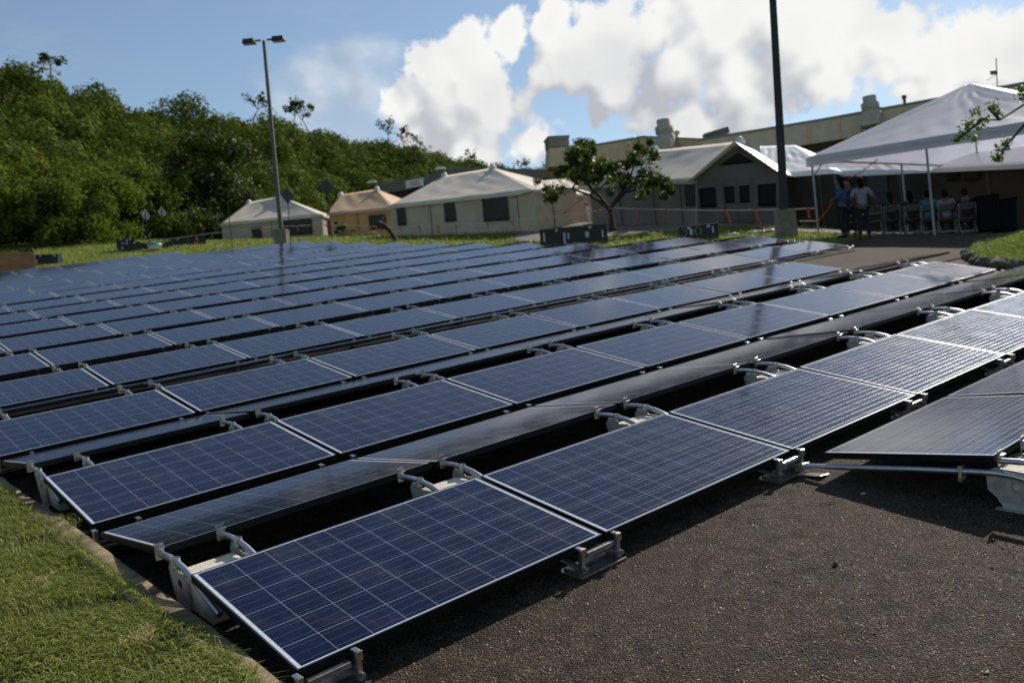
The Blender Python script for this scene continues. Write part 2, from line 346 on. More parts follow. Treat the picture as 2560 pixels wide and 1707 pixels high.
def cloth(name, c, rough=.8, trans=.12, wr=.25, amt=.1, spec=.3):
    def fn(t, b):
        tc = t.new('ShaderNodeTexCoord').outputs['Object']; n = t.noise(tc, .8, 5, .65); st = t.noise(tc, 3.5, 4, .6, dist=1.5)
        cc = t.mix(t.mr(n, .3, .7), tuple(x*(1-amt) for x in c), tuple(min(1, x*(1+amt)) for x in c)); t.put(b.inputs['Base Color'], cc); bumpy(t, b, st, wr, .05)
        tr = t.new('ShaderNodeBsdfTranslucent'); t.put(tr.inputs[0], cc); mx = t.new('ShaderNodeMixShader'); mx.inputs[0].default_value = trans
        out = t.n['Material Output']; t.l.new(b.outputs[0], mx.inputs[1]); t.l.new(tr.outputs[0], mx.inputs[2]); t.l.new(mx.outputs[0], out.inputs[0])
    return mat(name, c, rough, spec=spec, fn=fn)
M['canvas'] = cloth('tan_canvas', (.54, .46, .36), .75); M['canvas_roof'] = cloth('pale_canvas_roof', (.70, .61, .50), .62, spec=.4)
M['canvas_or'] = cloth('orange_canvas', (.66, .36, .14), .8); M['canvas_or_roof'] = cloth('brown_canvas_roof', (.62, .42, .25), .7)
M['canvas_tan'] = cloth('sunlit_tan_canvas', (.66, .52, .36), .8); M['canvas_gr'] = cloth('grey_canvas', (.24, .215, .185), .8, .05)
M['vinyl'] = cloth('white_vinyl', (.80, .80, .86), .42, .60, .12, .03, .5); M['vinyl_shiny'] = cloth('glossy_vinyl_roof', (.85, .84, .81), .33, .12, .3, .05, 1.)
M['canvas_dk'] = cloth('shade_dark_canvas', (.038, .033, .026), .85, .02); M['canvas_md'] = cloth('shaded_grey_canvas', (.13, .115, .10), .85, .03)  # tent walls in shade: the darkness is put into the canvas colours
M['screen'] = vm('window_mesh', (.045, .042, .040), .2, 5, .8); M['screen_black'] = mat('dark_window', (.006, .006, .006), .6, spec=.2)
M['band'] = mat('seam_dark', (.10, .085, .07), .8)
M['pole_dark'] = vm('dark_pole_paint', (.030, .027, .026), .2, 3, .5); M['pole_black'] = vm('blackened_pole', (.014, .012, .011), .2, 3, .6)
M['pole_grey'] = vm('grey_pole_paint', (.075, .068, .062), .15, 3, .5)
M['lens'] = mat('lamp_lens', (.35, .34, .30), .3)
M['white_pole'] = mat('white_tent_pole', (.28, .29, .29), .5, .2)
M['case'] = vm('green_black_case', (.009, .011, .010), .25, 4, .6); M['case_lid'] = mat('case_lid_green', (.030, .060, .050), .35, spec=.5)
M['label'] = mat('white_sticker', (.42, .45, .47), .6); M['wood'] = vm('crate_plywood', (.30, .16, .075), .2, 3, .8, bump=.2)
M['teal'] = mat('teal_plastic', (.03, .30, .27), .35); M['white'] = mat('white_plastic', (.75, .75, .75), .4); M['grey_sign'] = mat('sign_back_metal', (.045, .048, .055), .6, .3)
M['rope'] = mat('pale_rope', (.42, .40, .37), .8); M['ribbon'] = mat('red_ribbon', (.60, .045, .04), .5)
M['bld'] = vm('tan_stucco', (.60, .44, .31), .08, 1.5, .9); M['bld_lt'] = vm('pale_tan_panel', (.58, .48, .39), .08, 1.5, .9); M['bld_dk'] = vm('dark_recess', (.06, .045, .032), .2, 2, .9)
M['trim'] = mat('grey_green_trim', (.15, .19, .17), .6); M['bld_gr'] = vm('grey_stucco', (.17, .155, .14), .1, 1, .9); M['vent'] = vm('weathered_vent_metal', (.42, .38, .33), .15, 4, .8, .0)
M['red_text'] = mat('red_letters', (.5, .06, .05), .6)
M['skin'] = mat('skin', (.10, .055, .038), .6); M['hair'] = mat('black_hair', (.007, .005, .004), .85, spec=.1)
def fab(n, c): return vm(n, c, .15, 9, .85)
M['black_cloth'] = fab('black_fabric', (.010, .010, .012)); M['blue_cloth'] = fab('blue_fabric', (.02, .07, .23)); M['white_cloth'] = fab('white_fabric', (.21, .20, .26)); M['navy'] = fab('navy_fabric', (.02, .025, .06))
M['cyan'] = fab('bright_blue_fabric', (.012, .14, .28)); M['lilac'] = fab('lilac_fabric', (.20, .18, .26)); M['plastic_w'] = mat('shaded_white_plastic', (.05, .05, .05), .45); M['bin'] = mat('black_bin_plastic', (.005, .005, .006), .7, spec=.1)  # white chair plastic darkened, canopy shade put into its colour
M['tarp'] = mat('blue_tarp', (.02, .04, .30), .5); M['rock'] = vm('edging_rock', (.10, .085, .065), .4, 6, .95, bump=.8, bs=12); M['twig'] = mat('dry_twig', (.22, .16, .09), .9)
M['tan_board'] = mat('tan_board', (.45, .33, .22), .8); M['dish'] = mat('lamp_head_pale', (.60, .59, .57), .4)

# ------------------------------------------------------------ ground, parking lot, kerb, roads
def grid(name, xs, ys, zf, m, keep=None, kind='structure'):
    X, Y = np.meshgrid(xs, ys); Z = zf(X, Y); V = np.stack([X, Y, Z], -1).reshape(-1, 3); nx = len(xs); ny = len(ys)
    i, j = np.meshgrid(np.arange(nx-1), np.arange(ny-1)); a = (j*nx+i).ravel(); F = np.stack([a, a+1, a+nx+1, a+nx], 1)
    if keep is not None:
        cx = (X[:-1, :-1]+X[1:, 1:])/2; cy = (Y[:-1, :-1]+Y[1:, 1:])/2; F = F[keep(cx, cy).ravel()]
    o = big_mesh(name, V, F, m, smooth=True); tag(o, kind=kind); return o
xs = np.concatenate([np.linspace(-900, -60, 12)[:-1], np.linspace(-60, -12, 17)[:-1], np.linspace(-12, 90, 171)[:-1], np.linspace(90, 1500, 24)])
ys = np.concatenate([np.linspace(-900, -60, 12)[:-1], np.linspace(-60, -12, 17)[:-1], np.linspace(-12, 100, 187)[:-1], np.linspace(100, 1500, 24)])
KX = -.05; XR = 19.0
def in_lot(x, y):
    a = (x > KX-.3) & (y < 38.2) & (x < XR); a &= ~((y > 36.0) & (x > 14.8))
    b = (x >= XR-.5) & (x < 20.7) & (y > 9) & (y < 17.3); c = (x >= XR-.5) & (x < 33) & (y < 9.6)
    return a | b | c
def zg(X, Y):
    Z = GN(X, Y); Z = np.where(in_lot(X, Y), Z-.05, Z); return Z
grid('ground', xs, ys, zg, M['turf'])
ax = np.concatenate([np.arange(KX-.15, 21, .3), np.arange(21, 33.1, .6)]); ay = np.concatenate([np.arange(-8, 39.1, .3)])
grid('parking_lot', ax, ay, lambda X, Y: np.where((X < 21) & (Y < 39), GN(X, Y), GN(X, Y)+.02), M['asphalt'], keep=in_lot)
def in_road(x, y):
    d = np.hypot(x-CP[0], y-CP[1]); az = np.degrees(np.arctan2(x-CP[0], y-CP[1])); return (d > 34.2) & (d < 42.5) & (az > 40.3) & (az < 58) & (x > 21.4)
grid('access_road', np.arange(20, 60, .5), np.arange(5, 40, .5), lambda X, Y: GN(X, Y)+.03, M['road'], keep=in_road)
def in_plaza(x, y): return (x > 25.6) & (y < 15) & (y > -6) & (x < 60)
grid('plaza_paving', np.arange(22, 62, .5), np.arange(-6, 18, .5), lambda X, Y: GN(X, Y)+.026, M['road'], keep=lambda x, y: in_plaza(x, y) & (x > 23.0+.28*(y-8)) & ~in_lot(x, y))

grid('lit_asphalt_patch', np.arange(13.6, 19.3, .25), np.arange(4.6, 9.7, .25), lambda X, Y: GN(X, Y)+.024, M['lit_asphalt'], keep=lambda x, y: ~((x < 18.6) & (y > 8.0)) & (x > 13.6+(y < 5.4)*.0))  # paler sheet over the lot stands in for sunlit asphalt
# grass bank and kerb on the left
def kerb_h(y): return .02*np.sin(y*.9)-.015
ky = np.linspace(-8, 44, 261)
b_jit = .0042
prof = [(-.17, -.22), (-.165, -.02), (-.15, 0.), (-.035, .0), (-.02, -.02), (-.015, -.25)]
V = []; nrs = np.random.default_rng(3)
for y in ky:
    for (px, pz) in prof: V.append((px-.035+.006*math.sin(y*3)+nrs.normal(0, .002), y, float(gz(px, y)+kerb_h(y)+pz+nrs.normal(0, .003))))
F = [(i*6+j, (i+1)*6+j, (i+1)*6+j+1, i*6+j+1) for i in range(len(ky)-1) for j in range(5)]
def f_kerb(t, b):
    tc = t.new('ShaderNodeTexCoord').outputs['Object']; sx = t.new('ShaderNodeSeparateXYZ'); t.put(sx.inputs[0], tc); n = t.noise(tc, 6, 6, .7)
    c = t.mix(t.mr(n, .3, .7), (.13, .095, .06), (.33, .255, .17)); c = t.mix(t.mr(t.noise(tc, 2.1, 4, .6), .5, .66, 0, .7), c, (.07, .06, .03))
    jt = t.m('LESS_THAN', t.m('PINGPONG', t.m('ADD', sx.outputs[1], t.m('MULTIPLY', n, .01)), .62), .007); c = t.mix(jt, c, (.012, .010, .007)); t.put(b.inputs['Base Color'], c)
    bumpy(t, b, t.m('SUBTRACT', t.noise(tc, 45, 5, .7), jt), .9, .012)
M['kerb'] = mat('kerb_concrete', rough=.95, spec=.2, fn=f_kerb)
tag(big_mesh('kerb', V, F, M['kerb']), kind='structure')
bx = np.concatenate([np.linspace(-40, -6, 18)[:-1], np.linspace(-6, -.19, 60)]); by = np.linspace(-9, 44, 300)
def bank(X, Y):
    b = gz(X, Y)-.008+.03*np.sin(X*2.1+Y*.7)*np.clip(-X-.3, 0, 1)+.02*np.sin(Y*2.9+X*3.3)*np.clip(-X-.2, 0, 1); b = b+.05*np.clip(-X-.2, 0, 1.2)
    return np.where(X < -8, np.minimum(b, GN(X, Y)+.1), b)
grid('grass_bank', bx, by, bank, M['soil'])

def blades(name, P, h, w, lean=.5, m=None, parent=None):      # P (n,3) roots; each blade a bent two-quad strip
    n = len(P); az = rng.uniform(0, 2*math.pi, n); hh = h*rng.uniform(.4, 1.25, n); ww = w*rng.uniform(.6, 1.3, n); ln = lean*rng.uniform(.2, 1.6, n)
    d = np.stack([np.cos(az), np.sin(az), np.zeros(n)], 1); s = np.stack([-np.sin(az), np.cos(az), np.zeros(n)], 1)*ww[:, None]/2
    up = np.array([0, 0, 1.]); mid = P+up*(hh*.6)[:, None]+d*(hh*ln*.3)[:, None]; tip = P+up*(hh*(1-.25*ln))[:, None]+d*(hh*ln)[:, None]
    V = np.stack([P-s, P+s, mid+s*.8, mid-s*.8, tip+s*.15, tip-s*.15], 1).reshape(-1, 3); k = np.arange(n)[:, None]*6
    F = np.concatenate([k+np.array([[0, 1, 2, 3]]), k+np.array([[3, 2, 4, 5]])], 0)
    return big_mesh(name, V, F, m or M['grass'], parent)
def scatter(n, x0, x1, y0, y1, f): x = rng.uniform(x0, x1, n); y = rng.uniform(y0, y1, n); return x, y
P = []
for (n, x0, x1, y0, y1) in ((200000, -3.2, -.17, -1.6, 2.2), (110000, -2.6, -.17, 2.2, 6.5), (15000, -2, -.17, 6.5, 13)):
    x, y = scatter(n, x0, x1, y0, y1, None); cl = np.sin(x*7+np.sin(y*5)*2)+np.sin(y*9+x*3)+rng.normal(0, .8, n); k = cl > -.85
    lip = .02+.10*np.clip(np.sin(y*2.3+1)+.7*np.sin(y*5.1)+.5*np.sin(y*11.3), -.1, 2)*np.clip((y+.2)/1.2, .25, 1); over = rng.random(n) < .022; x = np.where(over, -.17+lip*rng.uniform(0, 1, n)**1.3*.9, x); P.append(np.stack([x, y, np.maximum(bank(x, y)-.004, np.where(over, gz(x, y)+kerb_h(y)-.004, -99))], 1)[k])
tag(blades('lawn_grass', np.concatenate(P), .043, .0050, 1.5), kind='stuff', cat='grass', label='short green grass on the raised bank beside the concrete kerb')

# ------------------------------------------------------------ solar array
ORD = ['zeroth','first','second','third','fourth','fifth','sixth','seventh','eighth','ninth','tenth','eleventh','twelfth','thirteenth','fourteenth','fifteenth','sixteenth','seventeenth','eighteenth','nineteenth','twentieth','twenty-first','twenty-second','twenty-third','twenty-fourth','twenty-fifth','twenty-sixth']
CT, ST = math.cos(TILT), math.sin(TILT)
VALLEY = PITCH-2*PW*CT-RIDGE
def panel_parts(root):
    f = MB(); T = .0018
    for (c, d) in (((PL/2, .004, -.019), (PL, .008, .0385)), ((PL/2, PW-.004, -.019), (PL, .008, .0385)), ((.004, PW/2, -.019), (.008, PW-.016, .0385)), ((PL-.004, PW/2, -.019), (.008, PW-.016, .0385))):
        k = len(f.f); f.box(c, d, mi=1); f.m[k+1] = 0; f.f[k+1] = f.f[k+1]
    f.build('frame', [M['frame_top'], M['frame_side']], root)
    g = MB().box((PL/2, PW/2, -.004), (PL-.017, PW-.017, .007)); g.build('glass_face', M['glass'], root)
    b = MB().box((PL/2, PW*.5, -.03), (PL*.9, PW*.86, .004)); b.box((PL/2, PW*.88, -.036), (.12, .09, .02)); b.build('rear_sheet', M['frame_side'], root)
    return root
def tsc(k): return max(.86, 1-.018*max(0, k-2))      # the far rows lie flatter on the rising lot
def pmat(x, y, away=False, k=0):            # x = left edge, y = low edge
    s = -1 if away else 1; xa, xb = (x+PL, x) if away else (x, x+PL)
    j = prng.normal(0, .004, 2)
    O = Vector((xa, y, gz(xa, y))); A = Vector((xb, y, gz(xb, y)+j[0])); B = Vector((xa, y+s*PW*CT, gz(xa, y+s*PW*CT)+PW*ST*tsc(k)+j[1]))
    ex = (A-O).normalized(); ey = B-O; ey = (ey-ex*ey.dot(ex)).normalized(); ez = ex.cross(ey)
    m = Matrix([[ex[i], ey[i], ez[i], O[i]] for i in range(3)]+[[0, 0, 0, 1]]); return m
prng = random.Random(11)
class _P:                                # small numpy-free gaussian pair
    def normal(s, a, b, n): return [random.gauss(a, b) for _ in range(n)]
prng = _P()
PX = PL+GAP
proto = panel_parts(empty('solar_panel')); first = True
def put_panel(k, n, away, label, group):
    global first
    y = (k*PITCH if not away else (k*PITCH+2*PW*CT+RIDGE)); m_ = pmat(EXX*max(k, 0)+n*PX, y, away, k)
    if first: o = proto; o.matrix_world = m_; first = False
    else: o = copy_tree(proto, None, m_)
    tag(o, label, 'solar panel', group); return o
ENDS = {0: 10, 1: 8, 2: 8, 3: 11, 4: 12, 5: 12, 14: 8}
NEND = lambda k: ENDS.get(k, 11)
BACK = {0: 10, 1: 9, 2: 9}
for k in range(0, 15):
    for n in range(NEND(k)):
        if k >= 10 and n < 1: continue
        if k < 2: lab = f'blue solar panel, {ORD[n+1]} from the left kerb in the {ORD[k+1]} row facing the camera'
        else: lab = f'blue solar panel, {ORD[NEND(k)-n]} from the right end, {ORD[k+1]} row facing the camera'
        put_panel(k, n, False, lab, 'solar panels tilted towards the camera')
for k in range(-1, 9):
    ns = range(2, 9) if k == -1 else range(BACK.get(k, NEND(k)))
    for n in ns:
        if k == -1: lab = f'glossy solar panel tilted away, {ORD[n-1]} along the row at the bare asphalt corner'
        elif k < 2: lab = f'solar panel tilted away from the camera, {ORD[n+1]} from the kerb behind the {ORD[k+1]} front-facing row'
        else: lab = f'solar panel tilted away, {ORD[BACK.get(k, NEND(k))-n]} from the right end behind the {ORD[k+1]} front-facing row'
        put_panel(k, n, True, ' '.join(lab.split()[:16]), 'solar panels tilted away from the camera')

def plate_hole(mb, x, outline, hc, hr, th, mi=0):      # an upright plate in the y-z plane with a round hole through it
    bm = bmesh.new(); n = 14
    o = [bm.verts.new((0, y, z)) for y, z in outline]; h = [bm.verts.new((0, hc[0]+hr*math.cos(2*math.pi*i/n), hc[1]+hr*math.sin(2*math.pi*i/n))) for i in range(n)]
    es = [bm.edges.new((o[i], o[(i+1) % len(o)])) for i in range(len(o))]+[bm.edges.new((h[i], h[(i+1) % n])) for i in range(n)]
    bmesh.ops.triangle_fill(bm, use_beauty=True, edges=es); bm.verts.index_update()
    vs = [v.co.copy() for v in bm.verts]; fs = [tuple(v.index for v in f.verts) for f in bm.faces]; bm.free(); k = len(vs)
    mb.add([(x-th/2, v.y, v.z) for v in vs]+[(x+th/2, v.y, v.z) for v in vs], fs+[tuple(i+k for i in f[::-1]) for f in fs], mi)
    for L in (list(range(len(outline))), list(range(len(outline), len(outline)+n))):
        mb.add([(x-th/2, vs[i].y, vs[i].z) for i in L]+[(x+th/2, vs[i].y, vs[i].z) for i in L], [(i, (i+1) % len(L), (i+1) % len(L)+len(L), i+len(L)) for i in range(len(L))], mi)
def mount_parts(root, corner=False):                   # local frame: ridge centre on the asphalt, z along the slope normal
    hz = HG+PW*ST                        # height of the panels' high edges
    b = MB().box((0, .09 if corner else -.085, .112), (.27, .34, .19)); b.build('concrete_block', M['block'], root, bevel=.012)
    for s in (-1, 1):
        x = s*.155; p = MB()
        plate_hole(p, x, [(-.05, .0), (.09, .0), (.13, .10), (.16, HG+.055), (.13, HG+.092), (.075, HG+.092), (.02, HG+.065), (-.06, HG+.07)] if not corner else [(-.30, .0), (.22, .0), (.25, .05), (.30, .09), (.31, .19), (.26, .215), (.10, HG+.06), (-.10, HG+.07), (-.30, .20)], (.035, HG) if not corner else (.16, .125), .026, .004)
        p.box((x+s*.02, -.0, .004), (.04, .20 if not corner else .5, .005)); p.build('side_plate', M['steel_dull'], root)
        a = MB(); a.tube([(x, .233, hz-.03), (x, .19, hz-.025), (x, .12, hz-.020), (x, .04, hz-.022), (x, -.05, hz-.034), (x, -.14, hz-.058), (x, -.24, hz-.095), (x, -.42, hz-.155)], .0165, 10)
        a.build('arched_tube', M['tube'], root)
        c = MB(); c.box((x-.008, .236, hz-.012), (.046, .005, .085)); c.box((x-.008, .222, hz+.010), (.046, .024, .004)); o = c.build('edge_clamp', M['steel'], root, bevel=.002)
        MB().tube([(x-.008, .234, hz+.008), (x-.008, .219, hz+.008)], .009, 6).build('bolt', M['zinc'], o)
        r = MB(); r.tube([(x, .05, hz-.038), (x, .05, hz-.002)], .022, 12, cap=False); r.box((x, .05, hz-.04), (.05, .02, .02)); r.build('tube_strap', M['steel_dull'], root)
    return root
def valley_parts(root):
    t_ = MB(); t_.box((0, .055, .004), (.36, .17, .004)); t_.box((0, -.031, .010), (.36, .004, .014)); t_.box((0, .142, .014), (.36, .004, .022)); t_.box((-.17, .06, .02), (.004, .13, .03)); t_.box((.17, .06, .02), (.004, .13, .03))
    t_.build('tray', M['steel'], root, bevel=.001)
    MB().box((0, .0, .130), (.21, .028, .030)).build('cross_bar', M['zinc'], root, bevel=.003)
    for s in (-1, 1):
        c = MB(); c.box((s*.145, .0, .10), (.026, .030, .15)); c.box((s*.145, .012, .178), (.030, .045, .010)); c.box((s*.145, -.024, .160), (.030, .008, .050)); o = c.build('clip', M['steel'], root, bevel=.004)
        MB().tube([(s*.145, -.04, .06), (s*.145, .0, .06)], .014, 6).build('bolt', M['zinc'], o)
        MB().tube([(s*.145-.0, .02, .05), (s*.145, .10, .06), (s*.145, .2, .075)], .0165, 8).build('tube_stub', M['tube'], root)
    return root
SQ = Matrix.Diagonal((.86, .86, HG/.19, 1)); mp_ = mount_parts(empty('ballast_mount')); vp_ = valley_parts(empty('valley_bracket')); gp_ = lambda x, y, h: (x, y, gz(x, y)+h)
mc_ = mount_parts(empty('ballast_mount'), True); mcf = True; mf = vf = True
for k in range(-1, 11):
    yr = k*PITCH+PW*CT+RIDGE/2; nn = NEND(k) if k >= 0 else 9
    for n in range(2 if k == -1 else (0 if k < 6 else 1), nn+1):
        if k == -1: x = (n*PX+.20) if n == 2 else n*PX-.07
        else: x = EXX*k+(n*PX-.075 if n else .19); x = min(x, EXX*k+nn*PX-.2)
        m_ = frame_at(x, yr, 0, -HG) @ Matrix.Diagonal((1, 1, (HG+PW*ST*tsc(k))/(HG+PW*ST), 1))
        if k == -1 and mcf: o = mc_; o.matrix_world = m_; mcf = False
        elif k == -1: o = copy_tree(mc_, None, m_)
        elif mf: o = mp_; o.matrix_world = m_; mf = False
        else: o = copy_tree(mp_, None, m_)
        if k == -1: lab = f'steel ballast mount, {ORD[n-1]} along the ridge beside the bare asphalt'
        elif k < 2: lab = f'steel ballast mount with concrete block, {ORD[n+1]} from the kerb, {ORD[k+1]} ridge from the camera'
        else: lab = f'steel ballast mount, {ORD[nn-n+1]} from the right end of the {ORD[k+1]} ridge from the camera'
        tag(o, ' '.join(lab.split()[:16]), 'panel mount', 'ballast mounts between the panel rows')
for k in range(0, 8):
    nn = NEND(k)
    for n in range(0, nn+1):
        x = EXX*k+(n*PX-.08 if n else .12); x = min(x, EXX*k+nn*PX-.2); yv = k*PITCH-.022 if k == 0 else k*PITCH-VALLEY/2
        m_ = frame_at(x, yv, 0, -HG+.002) @ SQ
        if vf: o = vp_; o.matrix_world = m_; vf = False
        else: o = copy_tree(vp_, None, m_)
        if k < 2: lab = f'low steel clip bracket, {ORD[n+1]} from the kerb, near edge of the {ORD[k+1]} row'
        else: lab = f'low steel clip bracket, {ORD[nn-n+1]} from the right end before the {ORD[k+1]} row'
        tag(o, ' '.join(lab.split()[:16]), 'bracket', 'clip brackets in the valleys between panels')
for k in range(1, 9):                    # black cable bundles added along the valleys to keep the gaps dark
    xs_ = np.arange(-.02, NEND(k)*PX-.05, .28); o_ = gp_(0, k*PITCH-VALLEY/2, -HG+.03); r = empty('added_cable_bundle', o_); mb = MB(); r_ = random.Random(k)
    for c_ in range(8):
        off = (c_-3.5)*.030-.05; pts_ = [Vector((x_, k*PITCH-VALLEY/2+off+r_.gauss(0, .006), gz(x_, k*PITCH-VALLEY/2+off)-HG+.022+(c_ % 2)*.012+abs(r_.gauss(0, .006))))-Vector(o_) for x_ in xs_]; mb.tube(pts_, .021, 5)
    mb.build('added_cables', M['rubber'], r); tag(r, f'added black cable bundle darkening the valley before the {ORD[k+1]} row of panels', 'cable bundle', 'added cable bundles darkening the valleys')
# the bare tube from the valley to the ballast block at the corner
def gp(x, y, h): return (x, y, gz(x, y)+h)
r = empty('support_tube', gp(3.32, -.05, -.15))
def lp(o, pts): b = Vector(o.location); return [Vector(p)-b for p in pts]
MB().tube(lp(r, [gp(3.33, -.04, -.095), gp(3.335, -.4, -.05), gp(3.345, -.8, -.0), gp(3.355, -1.10, .032), gp(3.36, -1.20, .040), gp(3.365, -1.30, .036), gp(3.37, -1.42, .010), gp(3.375, -1.58, -.045)]), .0165, 14).build('tube', M['tube'], r)
c = MB(); c.box(lp(r, [gp(3.35, -1.03, .012)])[0], (.045, .02, .085)); c.tube(lp(r, [gp(3.37, -1.035, -.01), gp(3.31, -1.035, -.01)]), .012, 6); c.build('edge_clamp', M['zinc'], r, bevel=.003)
c = MB(); c.box(lp(r, [gp(3.34, -.06, -.10)])[0], (.07, .06, .05)); c.box(lp(r, [gp(3.36, -.12, -.143)])[0], (.10, .16, .006)); c.build('foot_bracket', M['zinc'], r, bevel=.004)
tag(r, 'bare aluminium tube running from the corner bracket to the right concrete ballast block', 'support tube')

# litter on the asphalt
def litter(name, u, v, build, m, lab, cat):
    # ground point by marching
    rr = ray(u, v); tt = .5
    while CP[2]+tt*rr[2] > gz(CP[0]+tt*rr[0], CP[1]+tt*rr[1])-HG: tt *= 1.002
    x, y = CP[0]+tt*rr[0], CP[1]+tt*rr[1]; o = build.build(name, m); o.location = (x, y, gz(x, y)-HG+.004); tag(o, lab, cat); return o
litter('twig', 2068, 1260, MB().tube([(-.035, .03, .004), (-.01, .008, .008), (.02, -.01, .007), (.035, -.035, .004)], [.0035, .004, .0035, .002], 6), M['twig'], 'pale dry twig lying on the asphalt below the bare tube', 'twig')
litter('twig', 1945, 1453, MB().tube([(-.006, .02, .004), (.0, .0, .007), (.008, -.02, .003)], [.0025, .004, .002], 6), M['twig'], 'tiny orange twig fragment on the open asphalt', 'twig')
rk = MB().lathe([(.002, .0), (.012, .002), (.014, .008), (.008, .015), (.001, .017)], 7); litter('pebble', 2090, 1415, rk, M['rock'], 'dark pebble lying alone on the asphalt', 'pebble')
litter('dry_leaf', 2158, 1238, MB().patch((-.02, -.006, 0), (.02, -.008, .004), (.018, .01, .01), (-.018, .009, .004), 4, 2, .004, .002), M['tan_board'], 'small pale dry leaf on the asphalt beside the tube shadow', 'leaf')

# scattered grit of the worn asphalt
n = 42000; x = rng.uniform(.6, 6.2, n); y = rng.uniform(-3.6, -.0, n); k = (np.hypot(x-CP[0], y-CP[1]) > 1.2); x, y = x[k], y[k]; n = len(x); s = rng.gamma(2., .0008, n)+.0010
P = np.stack([x, y, gz(x, y)-HG+s*.2], 1); q = rng.normal(0, .4, (n, 5, 3)); base = np.array([[1, 0, 0], [-.5, .87, 0], [-.5, -.87, 0], [0, 0, 1.], [.2, .1, -.3]])
V = (P[:, None, :]+(base[None]+q*.5)*s[:, None, None]).reshape(-1, 3); kk = np.arange(n)[:, None]*5
F = np.concatenate([kk+np.array([[0, 1, 3]]), kk+np.array([[1, 2, 3]]), kk+np.array([[2, 0, 3]])])
def f_grit(t, b):
    r = t.new('ShaderNodeNewGeometry').outputs['Random Per Island']; t.put(b.inputs['Base Color'], t.ramp(r, [(0., (.03, .022, .016)), (.55, (.09, .064, .042)), (.90, (.16, .12, .08)), (1., (.30, .24, .18))]))
M['grit'] = mat('grit', rough=.55, spec=.5, fn=f_grit)
tag(big_mesh('loose_grit', V, F, M['grit']), kind='stuff', cat='grit', label='loose brown grit scattered over the worn asphalt')

# ------------------------------------------------------------ foliage tools
def leaves(C, rad, cnt, size, flat=.8, shell=.45, jit=.55):
    # leaf quads through ellipsoidal clumps C (n,3) of radius rad (n,), cnt leaves in each
    n = len(C); cnt = np.asarray(cnt); idx = np.repeat(np.arange(n), cnt); m_ = len(idx)
    d = rng.normal(0, 1, (m_, 3)); d /= np.linalg.norm(d, axis=1)[:, None]; rr = rng.uniform(shell, 1, m_)**.6
    lump = 1+.22*np.sin(d[:, 0]*5+idx*1.7)+.18*np.sin(d[:, 1]*6+idx*.9)+.15*np.sin(d[:, 2]*7+idx*2.3)
    P = C[idx]+d*(rad[idx]*rr*lump)[:, None]*np.array([1, 1, flat]); nr = d+rng.normal(0, jit, (m_, 3))+np.array([0, 0, .35]); nr /= np.linalg.norm(nr, axis=1)[:, None]
    a = np.cross(nr, rng.normal(0, 1, (m_, 3))); a /= np.linalg.norm(a, axis=1)[:, None]+1e-9; b = np.cross(nr, a); sz = (size if np.isscalar(size) else size[idx])*rng.uniform(.55, 1.3, m_)
    a *= sz[:, None]*.62; b *= sz[:, None]*.42
    V = np.stack([P-a, P-b*.9+nr*sz[:, None]*.08, P+a, P+b*.9+nr*sz[:, None]*.08], 1).reshape(-1, 3); F = np.arange(m_*4).reshape(-1, 4); return V, F
def limb_tree(name, base, H, spread, leafmat, label, cat='tree', group=None, seed=1, trunk=.12, split=.35, lsize=.12, nleaf=2600, clump=.42, sub=3, lean=(0, 0), droop=0., dens=1., flat=.8, levels=3, span=1.):
    r = random.Random(seed); root = empty(name, base); mb = MB(); tips = []
    def limb(p, d, L, rad, lev):
        pts = [p]; q = p.copy(); dd = d.copy(); k = 5
        for i in range(k):
            dd = (dd+Vector((r.gauss(0, .16), r.gauss(0, .16), r.gauss(.02, .12)-droop*lev*.12))).normalized(); q = q+dd*L/k; pts.append(q.copy())
        mb.tube(pts, [rad*(1-.55*i/k) for i in range(k+1)], 7 if lev < 2 else 5)
        if lev >= levels: tips.append(q); tips.append(pts[3]); return
        for j in range(sub if lev else sub+1):
            a = r.uniform(0, 6.28) if lev else 6.28*j/(sub+1)+r.uniform(-.4, .4); o = Vector((math.cos(a), math.sin(a), r.uniform(.1, .8) if lev else r.uniform(.35, .9))).normalized()
            limb(pts[-1] if j or lev == 0 else pts[3], (dd*.45+o*spread).normalized(), L*r.uniform(.55, .8) if lev else H*span*r.uniform(.24, .34), rad*.52, lev+1)
    limb(Vector((0, 0, -.1)), Vector((lean[0], lean[1], 1)).normalized(), H*split, trunk, 0)
    mb.build('trunk', M['bark'], root)
    C = np.array([tuple(t_) for t_ in tips for _ in range(2)])+rng.normal(0, clump*.6, (len(tips)*2, 3)); keep = rng.random(len(C)) < dens; C = C[keep]
    rad = rng.uniform(.5, 1.15, len(C))*clump; V, F = leaves(C, rad, np.maximum(4, (nleaf/len(C)*rng.uniform(.3, 1.7, len(C))).astype(int)), lsize, flat)
    big_mesh('crown', V, F, leafmat, root); tag(root, label, cat, group); return root
